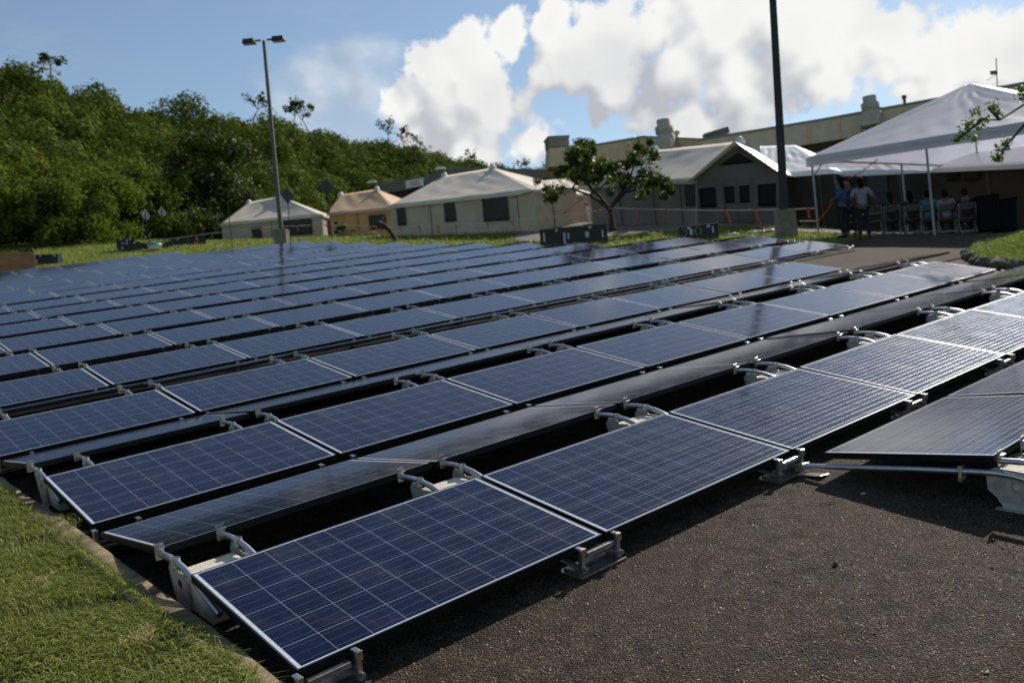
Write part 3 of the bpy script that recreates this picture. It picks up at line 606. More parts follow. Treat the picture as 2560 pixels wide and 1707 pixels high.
def clump_tree(name, base, W_, H, D_, leafmat, label, cat='bush', group=None, n=26, lsize=.22, nleaf=5000, seed=1, trunk=True, z0=.25):
    r = np.random.default_rng(seed); root = empty(name, base)
    a = r.uniform(0, 6.28, n); q = np.sqrt(r.uniform(0, 1, n)); zz = r.uniform(0, 1, n); w = 1-.55*np.abs(zz-.4)
    C = np.stack([np.cos(a)*q*W_/2*w, np.sin(a)*q*D_/2*w, H*(z0+(1-z0)*.92*zz)], 1); rad = r.uniform(.12, .24, n)*min(W_, H)*1.1
    V, F = leaves(C, rad, (nleaf/n*r.uniform(.6, 1.4, n)).astype(int), lsize, .8, .3); big_mesh('crown', V, F, leafmat, root)
    if trunk:
        mb = MB(); mb.tube([(0, 0, -.1), (.05, 0, H*.3), (0, .05, H*.6)], [.09, .07, .04], 7)
        for i in range(min(n, 7)): mb.tube([(0, 0, H*.15), tuple(Vector(C[i])*.6+Vector((0, 0, H*.1))), tuple(C[i])], [.05, .035, .015], 5)
        mb.build('trunk', M['bark'], root)
    tag(root, label, cat, group); return root

# ------------------------------------------------------------ hillside
SKY = [(-60,13.),(-30,16.5),(0,17.2),(11.8,17.1),(13.9,16.8),(16.1,16.0),(18.3,15.3),(21.1,14.9),(24,14.6),(26.5,14.3),(29,13.85),(32.4,13.0),(34.5,12.6),(37.1,11.7),(39.8,11.1),(42.6,10.75),(48,10.2),(60,9.),(80,7)]
BASE = [(-60,60),(0,60),(12,62),(18,64),(24,72),(30,84),(40,105),(60,150),(80,170)]
TOP = [(-60,120),(0,118),(12,120),(24,135),(32,165),(42,215),(60,260),(80,280)]
def ip(T, a): return np.interp(a, [p[0] for p in T], [p[1] for p in T])
azs = np.linspace(-60, 80, 281); ts = np.linspace(-.06, 1.5, 60)
def hill_pt(az, t):
    db, dt = ip(BASE, az), ip(TOP, az); d = db+(dt-db)*t; x = CP[0]+np.sin(np.radians(az))*d; y = CP[1]+np.cos(np.radians(az))*d
    xb = CP[0]+np.sin(np.radians(az))*db; yb = CP[1]+np.cos(np.radians(az))*db; zb = np.clip(GN(xb, yb), 3, 16); zt = CP[2]+dt*np.tan(np.radians(ip(SKY, az)))-2.2
    tt = np.clip(t, 0, 1); p = .18*tt+.82*(tt**.93); z = zb+(zt-zb)*p-np.where(t > 1, (t-1)*(t-1)*60+(t-1)*8, 0); z = z+1.4*np.sin(az*.9+t*4)*np.sin(t*7+az*.3)*np.clip(tt*(1.-tt)*4, 0, 1)
    return x, y, z-np.where(t < 0, 1.5, 0)
A_, T_ = np.meshgrid(azs, ts); X, Y, Z = hill_pt(A_, T_); V = np.stack([X, Y, Z], -1).reshape(-1, 3); nx = len(azs)
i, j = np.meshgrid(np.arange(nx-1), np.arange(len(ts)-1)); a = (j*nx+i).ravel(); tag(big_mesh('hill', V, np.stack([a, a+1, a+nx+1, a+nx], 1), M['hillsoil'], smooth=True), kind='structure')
n = 6500; az = rng.uniform(5, 47, n); tt = rng.uniform(0, 1.03, n); x, y, z = hill_pt(az, tt); d = np.hypot(x-CP[0], y-CP[1])
rad = (rng.gamma(6., .185, n)+.42)*np.interp(d, [60, 215], [.95, 1.5]); rad = rad*np.where(tt > .86, .68, 1.); order = np.argsort(-rad); keep = []
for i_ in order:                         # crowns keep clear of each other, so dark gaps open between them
    if keep:
        kk_ = np.array(keep); dd_ = np.sqrt((x[kk_]-x[i_])**2+(y[kk_]-y[i_])**2+(z[kk_]-z[i_])**2)
        if (dd_ < .74*(rad[kk_]+rad[i_])).any(): continue
    keep.append(i_)
keep = np.array(keep); x, y, z, d, tt, rad = x[keep], y[keep], z[keep], d[keep], tt[keep], rad[keep]; print('crowns', len(x))
C = np.stack([x, y, z+rad*.45], 1)
# every shrub is several lumps
Cs = [C]; Rs = [rad]
Cs = []; Rs = []
for q_ in range(7):                      # a crown is a cluster of tight leafy clumps, each lit from above and dark beneath
    a_ = rng.uniform(0, 6.28, len(C)); e_l = rng.uniform(-.1, 1.25, len(C)) if q_ else np.full(len(C), 1.3); rr_c = rad*rng.uniform(.55, .85, len(C))
    Cs.append(C+np.stack([np.cos(a_)*np.cos(e_l)*rr_c, np.sin(a_)*np.cos(e_l)*rr_c, np.sin(e_l)*rr_c*.8], 1)); Rs.append(rad*rng.uniform(.26, .48, len(C))+.12)
C = np.concatenate(Cs); rad = np.concatenate(Rs); dd = np.hypot(C[:, 0]-CP[0], C[:, 1]-CP[1])
V, F = leaves(C, rad, (rad**1.8*np.interp(dd, [60, 215], [165, 70])).astype(int)+14, np.interp(dd, [60, 215], [.26, .46]), .9, .75, .30)
tag(big_mesh('hill_shrubs', V, F, M['hill_leaf']), kind='stuff', cat='shrubs', label='dense green shrubs covering the hillside behind the tents')
SAP = [(636,262,198,112,.75,420),(735,285,228,112,.7,520),(778,292,240,112,.7,380),(972,330,284,125,.5,260),(1012,338,302,130,.6,300),(1040,342,308,130,.6,240),(128,140,108,105,.8,500),(40,120,102,104,.8,300),(1190,392,362,150,.7,300),(1335,402,372,160,.8,300),(340,205,178,108,.7,300)]
for i, (u, v0, v1, d, sp, nl) in enumerate(SAP):
    if i in (7, 10): continue
    p = at(u, v0+58, d); top = at(u, v1, d); H = (top.z-p.z)*(.80 if i != 6 else .70)
    limb_tree('sapling_tree', p, H, .75*sp+.3, M['dark_leaf'], f'thin sparse tree standing on the hill skyline, {ORD[[2,3,4,5,6,7,1,0,8,9,0][i]]} counting from the left', 'tree', 'thin trees on the hill skyline', seed=i+3, trunk=.10, split=.62, lsize=.28, nleaf=int(nl*.7), clump=.45, sub=2, dens=.8, levels=2)
# shrubs and trees at the foot of the hill
for i, (u, vb, d, w, h, mt, lab) in enumerate([
    (40,612,58,7,5.2,'bush_leaf','broad bright green bush behind the plywood crate at the left edge'),
    (150,612,57,6.5,3.6,'bush_leaf','low spreading green bush behind the low pale-ended case'),
    (245,606,60,6,4.6,'bush_leaf','round green bush left of the stacked dark boxes'),
    (330,598,66,6,5.2,'bush_leaf','tall green bush behind the stacked dark boxes'),
    (400,600,66,5.5,4.6,'bush_leaf','green bush behind the two thin far sign posts'),
    (450,598,70,5,3.6,'bush_leaf','small yellowish green bush beside the tall dark tree')]):
    p = at(u, vb, d); p.z = G(p.x, p.y)-.1; clump_tree('bush', p, w, h, w*.7, M[mt], lab, 'bush', 'bushes at the foot of the hill', n=34, lsize=.17, nleaf=13000, seed=i+20, z0=.05)
p = at(560, 606, 62); p.z = G(p.x, p.y)-.1
clump_tree('dark_tree', at(545, 604, 70), 6.2, 8.2, 6, M['dark_leaf'], 'tall dark leafy tree left of the pale left tent', 'tree', n=44, lsize=.24, nleaf=8500, seed=44)
clump_tree('dark_tree', at(478, 604, 69), 4.6, 5.2, 5, M['dark_leaf'], 'shorter dark tree between the bushes and the pale left tent', 'tree', n=30, lsize=.24, nleaf=5200, seed=45)
p = at(508, 612, 58); limb_tree('small_tree', p, 2.3, .8, M['dark_leaf'], 'small sparse bush tree at the left end wall of the pale tent', 'tree', seed=9, trunk=.05, lsize=.16, nleaf=700, clump=.3)
# the lone tree in the middle
p = at(1535, 584, 36); p.z = G(p.x, p.y)-.02
limb_tree('lone_tree', p, 3.3, 1.1, M['tree_leaf'], 'lone small spreading tree with sparse glossy leaves in the grass strip', 'tree', seed=47, trunk=.17, split=.30, lsize=.11, nleaf=12000, clump=.27, sub=3, droop=.42, dens=.9, lean=(.0, .03), span=1.75)

# ------------------------------------------------------------ tents
def V3(p): return Vector(p)
def tent(name, label, A, B, back, R1, R2, wall='canvas', roof='canvas_roof', wallr=None, wins=(), seams=(), caps=True, over=.10, side_win=(), seed=0, gable=None):
    # A, B = ((u, v base, d), v eave): front-left and front-right columns; back = depth of the tent; R = ridge ends
    def colm(c): b = at(*c[0]); e = at(c[0][0], c[1], c[0][2]); b = Vector((b.x, b.y, G(b.x, b.y)-.05)); return b, Vector((b.x, b.y, e.z))
    a0, a1 = colm(A); b0, b1 = colm(B); f = (b0-a0); f.z = 0; f.normalize(); g = Vector((-f.y, f.x, 0)); away = Vector((CF[0], CF[1], 0)); g = g if g.dot(away) > 0 else -g
    d0 = a0+g*back; c0 = b0+g*back; d1 = a1+g*back; c1 = b1+g*back
    for q in (c0, d0): q.z = G(q.x, q.y)-.05
    r1, r2 = at(*R1), at(*R2); root = empty(name, a0); L = lambda *p: [V3(q)-a0 for q in p]
    W1 = M[wall]; WR = M[wallr or wall]
    MB().patch(*L(a0, b0, b1, a1), 26, 10, .06, .045, seed).build('front_wall', W1, root)
    MB().patch(*L(b0, c0, c1, b1), 16, 8, .05, .025, seed+1).build('end_wall', WR, root)
    MB().patch(*L(d0, a0, a1, d1), 12, 6, .05, .02, seed+2).build('end_wall', W1, root); MB().patch(*L(c0, d0, d1, c1), 12, 4).build('back_wall', W1, root)
    o = over; a2 = a1-f*o-g*o-Vector((0, 0, .03)); b2 = b1+f*o-g*o-Vector((0, 0, .03)); c2 = c1+f*o+g*o; d2 = d1-f*o+g*o
    rf = MB(); rf.patch(*L(a2, b2, r2, r1), 34, 12, .10, .030, seed+3, wf=1.4)
    rf.patch(*L(b2, c2, r2, r2), 14, 10, .10, .02, seed+4); rf.patch(*L(c2, d2, r1, r2), 20, 6, .06, .02, seed+5); rf.patch(*L(d2, a2, r1, r1), 14, 10, .10, .02, seed+6)
    rf.build('roof', M[roof], root, solid=.012)
    mb = MB(); dr = Vector((0, 0, .13))
    mb.patch(*L(a2-dr, b2-dr, b2, a2), 30, 1, 0, .018, seed+7, wf=5); mb.patch(*L(b2-dr, c2-dr, c2, b2), 20, 1, 0, .018, seed+8, wf=5); mb.build('eave_flap', M[roof], root)
    for (s0, s1, z0, z1, mt) in wins:
        q = lambda s, z: a0.lerp(b0, s).lerp(a1.lerp(b1, s), z)-g*.05
        wd = MB().patch(*L(q(s0, z0), q(s1, z0), q(s1, z1), q(s0, z1)), 6, 6, .0, .01, 5); w_ = wd.build('window', M[mt], root, solid=.02)
        fl = MB(); fl.bar(*L(q(s0-.004, z1+.02), q(s1+.004, z1+.02)), .05, .06); fl.build('rolled_flap', M[wall], w_)
    for (s0, s1, z0, z1, mt) in side_win:
        q = lambda s, z: b0.lerp(c0, s).lerp(b1.lerp(c1, s), z)+f*.05
        MB().patch(*L(q(s0, z0), q(s1, z0), q(s1, z1), q(s0, z1)), 6, 6, .0, .01, 5).build('window', M[mt], root, solid=.02)
    for s in seams:
        q = lambda z: a0.lerp(b0, s).lerp(a1.lerp(b1, s), z)-g*.035
        MB().bar(*L(q(.02), q(.97)), .035, .02).build('seam', M['band'], root)
    if caps:
        for r_ in (r1, r2): MB().lathe([(.20, -.10), (.20, .02), (.13, .10), (.13, .14), (.02, .20)], 12, c=V3(r_)-a0).build('vent_cap', M['dish'], root)
    # guy lines and poles at the corners
    for (p, q) in ((a1, a0-f*.9-g*.6), (b1, b0+f*.5-g*.9)):
        q = Vector((q.x, q.y, G(q.x, q.y))); MB().tube(L(p, q), .012, 5).build('guy_line', M['rope'], root)
    tag(root, label, 'tent'); return root, (a0, a1, b0, b1, c0, c1, f, g)
tent('canvas_tent', 'pale canvas tent at the far left beside the dark tree', ((558,611,65),560), ((809,597,62),536), 6.5, (622,506,68), (700,491,66), wins=[(.30,.40,.18,.72,'screen'),(.62,.90,.24,.88,'screen')], seams=(.5,), side_win=[(.15,.75,.15,.85,'screen')], seed=1, wall='canvas')
tent('canvas_tent', 'orange-brown canvas tent between the pale left tent and the big tent', ((828,599,60),533), ((990,592,57),521), 6, (852,487,63), (942,473,61), 'canvas_or', 'canvas_or_roof', wins=[(.62,.88,.30,.82,'screen')], seams=(.45,), seed=11)
tent('canvas_tent', 'large pale canvas tent in the middle with three mesh windows', ((983,596,47),514), ((1352,577,40),474), 5.2, (1111,440,49), (1232,420,46), wins=[(.05,.115,.35,.90,'screen'),(.40,.475,.38,.95,'screen'),(.66,.82,.32,.92,'screen')], seams=(.30,.88), seed=21, side_win=())
tent('tent_vestibule', 'small tan vestibule on the right end of the large middle tent', ((1345,577,39.6),474), ((1448,556,41),467), 3.0, (1352,452,42), (1420,446,42.5), seed=31, caps=False, seams=(.4,), wallr='canvas_tan', wall='canvas_tan')
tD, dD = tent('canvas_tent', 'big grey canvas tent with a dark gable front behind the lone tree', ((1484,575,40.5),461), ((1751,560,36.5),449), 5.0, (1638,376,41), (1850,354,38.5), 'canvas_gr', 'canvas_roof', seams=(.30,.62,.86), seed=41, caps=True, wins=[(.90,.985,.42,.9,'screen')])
# the gable front: wall, door, windows, vent
root = empty('tent_porch', dD[2]); a0, a1 = dD[2], dD[3]
b0 = at(1950, 562, 35.5); b0.z = G(b0.x, b0.y)-.05; b1 = at(1950, 432, 35.5); pk = at(1846, 366, 36.0); L = lambda *p: [V3(q)-dD[2] for q in p]
f = (b0-a0); f.z = 0; f.normalize(); g = Vector((-f.y, f.x, 0)); g = g if g.dot(Vector((CF[0], CF[1], 0))) > 0 else -g
a0 = a0-g*.12; a1 = a1-g*.12; b0 = b0-g*.12; b1 = b1-g*.12
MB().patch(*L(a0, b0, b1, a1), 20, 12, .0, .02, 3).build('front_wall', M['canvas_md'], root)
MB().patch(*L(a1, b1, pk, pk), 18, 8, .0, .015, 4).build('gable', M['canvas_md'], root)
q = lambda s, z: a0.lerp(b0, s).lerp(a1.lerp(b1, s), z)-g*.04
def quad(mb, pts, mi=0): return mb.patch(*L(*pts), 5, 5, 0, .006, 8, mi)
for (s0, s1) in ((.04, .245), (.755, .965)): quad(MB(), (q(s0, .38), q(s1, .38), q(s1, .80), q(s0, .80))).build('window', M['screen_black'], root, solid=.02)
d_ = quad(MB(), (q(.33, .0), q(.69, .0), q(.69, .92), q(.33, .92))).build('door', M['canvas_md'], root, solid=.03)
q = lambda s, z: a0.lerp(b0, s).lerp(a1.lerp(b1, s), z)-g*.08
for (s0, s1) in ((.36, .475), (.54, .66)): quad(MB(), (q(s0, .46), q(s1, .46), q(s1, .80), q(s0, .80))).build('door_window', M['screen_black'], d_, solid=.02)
MB().bar(*L(q(.51, .02), q(.51, .92)), .02, .03).build('zip', M['band'], d_)
c_ = a1.lerp(b1, .5); quad(MB(), (c_.lerp(a1, .42)+(pk-c_)*.40-g*.05, c_.lerp(b1, .42)+(pk-c_)*.40-g*.05, pk-(pk-c_)*.22-g*.05, pk-(pk-c_)*.22-g*.05)).build('gable_vent', M['screen_black'], root, solid=.02)
ov = .45; rr1 = dD[3]+(dD[3]-dD[1]).normalized()*.2
mb = MB(); mb.patch(*L(a1-g*ov-Vector((0, 0, .1))-f*.15, a1+g*2.0-f*.15-Vector((0, 0, .05)), pk+g*2.2+Vector((0, 0, .12)), pk-g*ov+Vector((0, 0, .12))), 10, 10, .05, .02, 3)
mb.patch(*L(b1-g*ov-Vector((0, 0, .1))+f*.15, b1+g*2.2+f*.15, pk+g*2.2+Vector((0, 0, .12)), pk-g*ov+Vector((0, 0, .12))), 10, 10, .05, .02, 6); mb.build('porch_roof', M['vinyl_shiny'], root, solid=.015)
for p in (a1-g*.06, b1-g*.06): MB().bar(*L(p+Vector((0, 0, -.03)), pk-g*.06+Vector((0, 0, .05))), .06, .05).build('gable_edge', M['band'], root)
tag(root, 'dark gable-fronted porch with two door windows on the big grey tent', 'tent porch')
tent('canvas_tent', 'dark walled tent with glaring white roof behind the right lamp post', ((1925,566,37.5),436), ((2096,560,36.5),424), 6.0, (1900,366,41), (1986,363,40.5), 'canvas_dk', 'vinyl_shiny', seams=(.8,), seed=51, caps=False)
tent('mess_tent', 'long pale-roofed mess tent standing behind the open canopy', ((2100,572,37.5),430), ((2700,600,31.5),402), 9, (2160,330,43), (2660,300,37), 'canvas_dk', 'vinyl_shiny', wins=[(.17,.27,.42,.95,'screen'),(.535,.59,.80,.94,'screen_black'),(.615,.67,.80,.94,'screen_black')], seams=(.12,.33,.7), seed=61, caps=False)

# ------------------------------------------------------------ white peaked canopy
Pa = at(2047, 592, 29.4); Pb = at(2337, 594, 26.9); Pa.z = G(Pa.x, Pa.y); Pb.z = G(Pb.x, Pb.y); f = Pb-Pa; f.z = 0; Lf = f.length; f.normalize(); g = Vector((-f.y, f.x, 0)); g = g if g.dot(Vector((CF[0], CF[1], 0))) > 0 else -g
WD = 2*Lf+.6; DP = 8.6; za = at(2028, 396, 29.4).z; zb = at(2317, 374, 26.9).z; sl_ = (zb-za)/Lf
A0 = Pa.copy(); A0.z = za
e_ = lambda s, d: Vector((A0.x, A0.y, za+sl_*s*.6))+f*s+g*d
ca, cb, cc, cd = e_(-.12, -.12), e_(WD, -.12), e_(WD, DP), e_(-.12, DP); apex = at(2423, 209, 31.2)
root = empty('canopy_tent', Pa); L = lambda *p: [V3(q)-Pa for q in p]
mb = MB(); 
mb.patch(*L(ca, cb, apex, apex), 60, 26, .14, .012, 5, wf=2.2); mb.patch(*L(cb, cc, apex, apex), 40, 20, .14, .012, 6, wf=2); mb.patch(*L(cc, cd, apex, apex), 40, 20, .14, .03, 7); mb.patch(*L(cd, ca, apex, apex), 40, 20, .14, .03, 8)
mb.build('roof', M['vinyl'], root, solid=.01)
mb = MB(); dv = Vector((0, 0, .27))
for (p, q_, sd) in ((ca, cb, 1), (cb, cc, 2), (cc, cd, 3), (cd, ca, 4)): mb.patch(*L(p-dv, q_-dv, q_, p), 60, 4, 0, .035, sd, wf=7)
mb.build('valance', M['vinyl'], root)
pts = [e_(0, 0), e_(Lf, 0), e_(2*Lf, 0), e_(0, DP/2), e_(0, DP), e_(Lf, DP), e_(2*Lf, DP), e_(2*Lf, DP/2)]
for p in pts:
    b = Vector((p.x, p.y, G(p.x, p.y)-.02)); MB().tube(L(b, Vector((p.x, p.y, p.z-.05))), .032, 10).build('pole', M['white_pole'], root)
mb = MB()
for (p, q_) in ((0, 2), (2, 6), (6, 4), (4, 0)): mb.tube(L(pts[p]-Vector((0, 0, .08)), pts[q_]-Vector((0, 0, .08))), .03, 8)
for i in (0, 2, 4, 6): mb.tube(L(pts[i]-Vector((0, 0, .08)), apex-Vector((0, 0, .15))), .028, 8)
mb.tube(L(pts[0]+Vector((0, 0, -.6)), pts[0]+f*.6-Vector((0, 0, .08))), .02, 6); mb.build('frame', M['white_pole'], root)
mb = MB(); mb.tube(L(e_(.3, DP*.2)-dv, e_(1.0, DP*.5)-Vector((0, 0, 1.1))), .02, 6)
tag(root, 'large white peaked canopy on slim poles over the seated people', 'canopy')

# ------------------------------------------------------------ lamp posts and signs
def shoebox(root, c, dx, m, lens):
    h = MB(); h.box(c, (.62, .42, .20), taper=.86).box((c[0], c[1], c[2]-.115), (.60, .40, .03)); o = h.build('lamp_head', m, root, bevel=.02)
    MB().box((c[0], c[1], c[2]-.135), (.46, .28, .02)).build('lens', lens, o); MB().box((c[0]-dx*.42, 0, c[2]), (.30, .07, .07)).build('arm', m, root)
p = at(706, 612, 46); p.z = G(p.x, p.y); top = at(655, 100, 46); H = (top.z-p.z)
r = empty('lamp_post', p, -YAW); MB().box((0, 0, .35), (.62, .62, .8)).build('footing', M['pedestal'], r, bevel=.03)
MB().box((0, 0, H/2+.3), (.19, .19, H-.7), taper=.72).build('pole', M['pole_grey'], r, bevel=.01)
for s in (-1, 1): shoebox(r, (s*.72, 0, H-.02-.0), s, M['pole_dark'], M['lens'])
MB().box((0, 0, .78), (.34, .34, .04)).build('base_plate', M['pole_grey'], r)
tag(r, 'tall grey lamp post with twin box heads rising behind the panel field on the left', 'lamp post', 'square lamp posts')
p = at(1967, 592, 29.5); p.z = G(p.x, p.y); r = empty('lamp_post', p, -R_(57)); H = 10.2; pt = MB()
MB().box((0, 0, .36), (.70, .70, .92), taper=.96).build('footing', M['pedestal'], r, bevel=.03); o = pt.box((0, 0, H/2-.4), (.27, .27, H-.8), taper=.72).build('pole', M['pole_black'], r, bevel=.015); o.location = (0, 0, .82); o.rotation_euler = (0, R_(2.2), 0)
MB().box((0, 0, .84), (.5, .5, .05)).build('base_plate', M['pole_dark'], r)
for s in (-1, 1): shoebox(r, (s*.78+.37, 0, H-.05), s, M['pole_dark'], M['lens'])
tag(r, 'near dark lamp post on a square concrete footing, its top beyond the picture', 'lamp post', 'square lamp posts')
def sign(u, vb, d, ut, vt, w, lab, diamond=True, m='grey_sign', yaw=.5):
    p = at(u, vb, d); p.z = G(p.x, p.y)-.05; q = at(ut, vt, d); r = empty('road_sign' if diamond else 'thin_post', p); q = Vector((q.x, q.y, q.z))-p
    q = Vector((q.x*.35, q.y*.35, q.z)); MB().bar((0, 0, 0), q, .06, .04).build('post', M[m], r)
    if diamond:
        rot = Matrix.Rotation(-YAW+yaw, 3, 'Z') @ Matrix.Rotation(R_(45), 3, 'Y'); MB().box(q-Vector((0, 0, w*.45)), (w, .02, w), rot).build('sign_plate', M['grey_sign'], r, bevel=.01)
    tag(r, lab, 'road sign' if diamond else 'post'); return r
sign(727, 612, 46, 722, 474, .62, 'dark diamond road sign seen from behind just right of the far lamp post', yaw=.9); sign(831, 609, 46, 812, 455, .60, 'diamond road sign on a grey post before the orange tent', yaw=.55)
sign(376, 613, 50, 352, 528, .50, 'leaning diamond sign at the left, above the teal-lidded box', yaw=1.35); sign(415, 606, 53, 397, 522, .48, 'farther diamond sign between the teal-lidded box and the dark tree', yaw=1.3)
sign(470, 606, 52, 461, 524, .6, 'bare thin post standing left of the pale left tent', False, 'pole_grey'); sign(580, 611, 47, 567, 505, .6, 'thin bare post before the wall of the pale left tent', False, 'pole_grey')
p = at(990, 600, 42); p.z = G(p.x, p.y)-.1; b = MB(); q = [at(u, v, 42)-p for u, v in ((990,602),(982,588),(972,574),(962,566),(951,561))]; r = empty('bent_stump', p)
b.tube(q, [.11, .10, .10, .12, .13], 9); b.build('stem', M['bark'], r); MB().tube([q[3], q[4]+Vector((-.1, .05, .02))], [.14, .16], 9).build('broken_end', M['bark'], r); tag(r, 'black bent stump leaning left in front of the orange tent', 'stump')

# ------------------------------------------------------------ equipment cases and crates
def case(u, v, d, wd, hg, dp, lab, rz=0., m='case', lid='case_lid', stickers=((.2, .5, .10, .5), (.55, .45, .16, .4)), rings=False):
    p = at(u, v, d); p.z = G(p.x, p.y)-.02; r = empty('equipment_case', p, -math.atan2(p.x-CP[0], p.y-CP[1])+rz)
    MB().box((wd/2, dp/2, hg*.44), (wd, dp, hg*.88)).build('body', M[m], r, bevel=.02); MB().box((wd/2, dp/2, hg*.935), (wd+.03, dp+.03, hg*.10)).build('lid', M[lid], r, bevel=.02)
    fr = MB()
    for x in (.03, wd/2, wd-.03): fr.box((x, -.012, hg*.45), (.05, .02, hg*.84))
    fr.build('corner_ribs', M['case'], r)
    for (sx, sz, sw, sh) in stickers: MB().box((wd*sx, -.006, hg*sz), (sw, .008, hg*sh)).build('sticker', M['label'], r)
    if rings:
        for sx in (.10, .48): 
            mb = MB(); mb.tube([(wd*sx+.1*math.cos(a), -.01, hg*.6+.13*math.sin(a)) for a in np.linspace(0, 6.283, 17)], .012, 5, cap=False); mb.build('emblem_ring', M['steel_dull'], r)
    for sx in (.25, .75): MB().box((wd*sx, -.02, hg*.84), (.10, .025, .07)).build('latch', M['steel_dull'], r)
    tag(r, lab, 'case', 'dark equipment cases'); return r
case(1351, 602, 31.5, 2.35, .68, 1.1, 'long dark green case left of the lone tree, behind the array corner', stickers=((.06,.55,.06,.45),(.36,.40,.07,.6),(.42,.5,.06,.3),(.70,.5,.12,.28),(.93,.45,.05,.4)))
case(1700, 594, 29.8, 1.25, .52, 1.0, 'low dark case right of the lone tree with two ring emblems', lid='case', rings=True, stickers=((.30,.6,.09,.40),(.86,.6,.05,.40)))
p = at(-40, 670, 44); case(52, 668, 46, .52, .88, .9, 'upright black case beside the plywood crate at the left edge', lid='case', stickers=((.35,.65,.10,.4),))
case(84, 664, 47, 1.15, .48, .9, 'low black case with a pale end panel right of the upright case', lid='case', stickers=((.95,.5,.16,.85),(.12,.3,.08,.4)))
case(296, 641, 50, 1.05, .52, .9, 'lower dark box of the stack in front of the green hill', lid='case', stickers=((.2,.4,.06,.3),))
o = case(292, 621, 50, .85, .38, .8, 'upper dark box with a white sticker on the left stack', lid='case', stickers=((.55,.5,.10,.7),)); o.location.z = at(292, 621, 50).z+.12
case(345, 634, 51, 1.7, .36, .9, 'long low dark box under the teal-lidded tub', lid='case', stickers=((.6,.5,.05,.4),))
case(424, 628, 53, 1.9, .40, .9, 'long low dark box right of the teal-lidded tub', lid='case', stickers=((.05,.4,.08,.5),(.5,.5,.04,.4)))
p = at(-62, 676, 44.5); p.z = G(p.x, p.y); r = empty('plywood_crate', p, -R_(13)); mb = MB(); mb.box((1.1, .6, .50), (2.2, 1.2, 1.0)); mb.build('body', M['wood'], r, bevel=.01)
mb = MB(); [mb.box((1.1, -.02, z), (2.24, .03, .10)) for z in (.06, .50, .96)]; [mb.box((x, -.022, .5), (.10, .03, .98)) for x in (.05, 2.15)]; mb.build('battens', M['wood'], r)
MB().box((2.21, .1, .55), (.03, .2, .6)).build('end_board', M['tan_board'], r); tag(r, 'brown plywood crate cut by the left edge of the picture', 'crate')
p = at(388, 628, 49.5); p.z = at(388, 626, 49.5).z; r = empty('teal_tub', p, -YAW+.3); mb = MB(); mb.lathe([(.16, 0), (.30, .06), (.34, .22), (.36, .24)], 16); mb.build('body', M['white'], r); MB().lathe([(.37, .23), (.37, .27), (.28, .36), (.05, .40)], 16).build('lid', M['teal'], r); tag(r, 'teal and white plastic tub on the low dark boxes', 'tub')
for i, (u, v, d, rz, lab) in enumerate([(868,594,50,.3,'dark planks stacked by the wall of the orange tent'),(905,598,49,-.2,'pale board lying in front of the orange tent'),(935,596,49,.5,'grey board lying beside the bent stump')]):
    p = at(u, v, d); p.z = G(p.x, p.y)+.03; r = empty('timber_pile', p, -YAW+rz); mb = MB()
    for k in range(4 if i == 0 else 2): mb.box((.1*k, .05*k, .05+.07*k), (1.3-.1*k, .22, .06), Matrix.Rotation(.2*k-.3, 3, 'Z'))
    mb.build('boards', M['wood' if i == 0 else 'conc'], r); tag(r, lab, 'timber')
p = at(856, 597, 52); p.z = G(p.x, p.y); clump_tree('potted_plant', p, .7, 1.1, .7, M['dark_leaf'], 'small dark potted plant in front of the orange tent', 'plant', n=10, lsize=.12, nleaf=400, seed=77); case(838, 600, 51, 1.1, .38, .7, 'dark low crate under the potted plant at the orange tent', lid='case', stickers=((.8,.5,.1,.6),))
p = at(1800, 590, 31.5); p.z = G(p.x, p.y)+.02; mb = MB(); mb.patch((0, 0, 0), (2.6, 0, 0), (2.6, 1.1, .12), (0, 1.1, .10), 24, 10, 0, .08, 4, wf=3); o = mb.build('blue_tarp', M['tarp'], solid=.01); o.location = p; o.rotation_euler = (0, 0, -YAW); tag(o, 'crumpled blue tarpaulin on the ground before the dark gable', 'tarpaulin')
p = at(1462, 566, 43); p.z = G(p.x, p.y); r = empty('water_cooler', p, -YAW); MB().box((0, 0, .45), (.6, .5, .8)).build('body', M['white'], r, bevel=.05); MB().lathe([(.34, .86), (.34, .95), (.2, 1.02)], 12).build('lid', M['ribbon'], r); MB().box((0, -.27, .3), (.1, .04, .08)).build('tap', M['case'], r); tag(r, 'white cooler with a red lid between the middle tent and the big grey tent', 'cooler')

# ------------------------------------------------------------ the long building behind
def zt(u, v, d): return at(u, v, d)
root = empty('hospital_building', at(1756, 560, 82)); O = root.location.copy(); L = lambda *p: [V3(q)-O for q in p]
T = {'a': zt(1429,375,84), 'b': zt(1610,344,84), 'c': zt(1756,351,78), 'd': zt(2060,301,78), 'e': zt(2560,211,74), 'f': zt(3000,110,72)}
def wallseg(mb, p, q_, h0, h1, th=.5, mi=0, out=0.):
    d = (q_-p); d.z = 0; d.normalize(); nrm = Vector((d.y, -d.x, 0)); nrm = nrm if nrm.dot(Vector((CF[0], CF[1], 0))) < 0 else -nrm; p = p+nrm*out; q_ = q_+nrm*out
    z = Vector((0, 0, 1)); v = [p+z*h1, q_+z*h1, q_+z*h0, p+z*h0]; v += [x-nrm*th for x in v]
    mb.add(L(*v), [(0,1,2,3),(7,6,5,4),(0,4,5,1),(3,2,6,7),(0,3,7,4),(1,5,6,2)], mi); return nrm, d
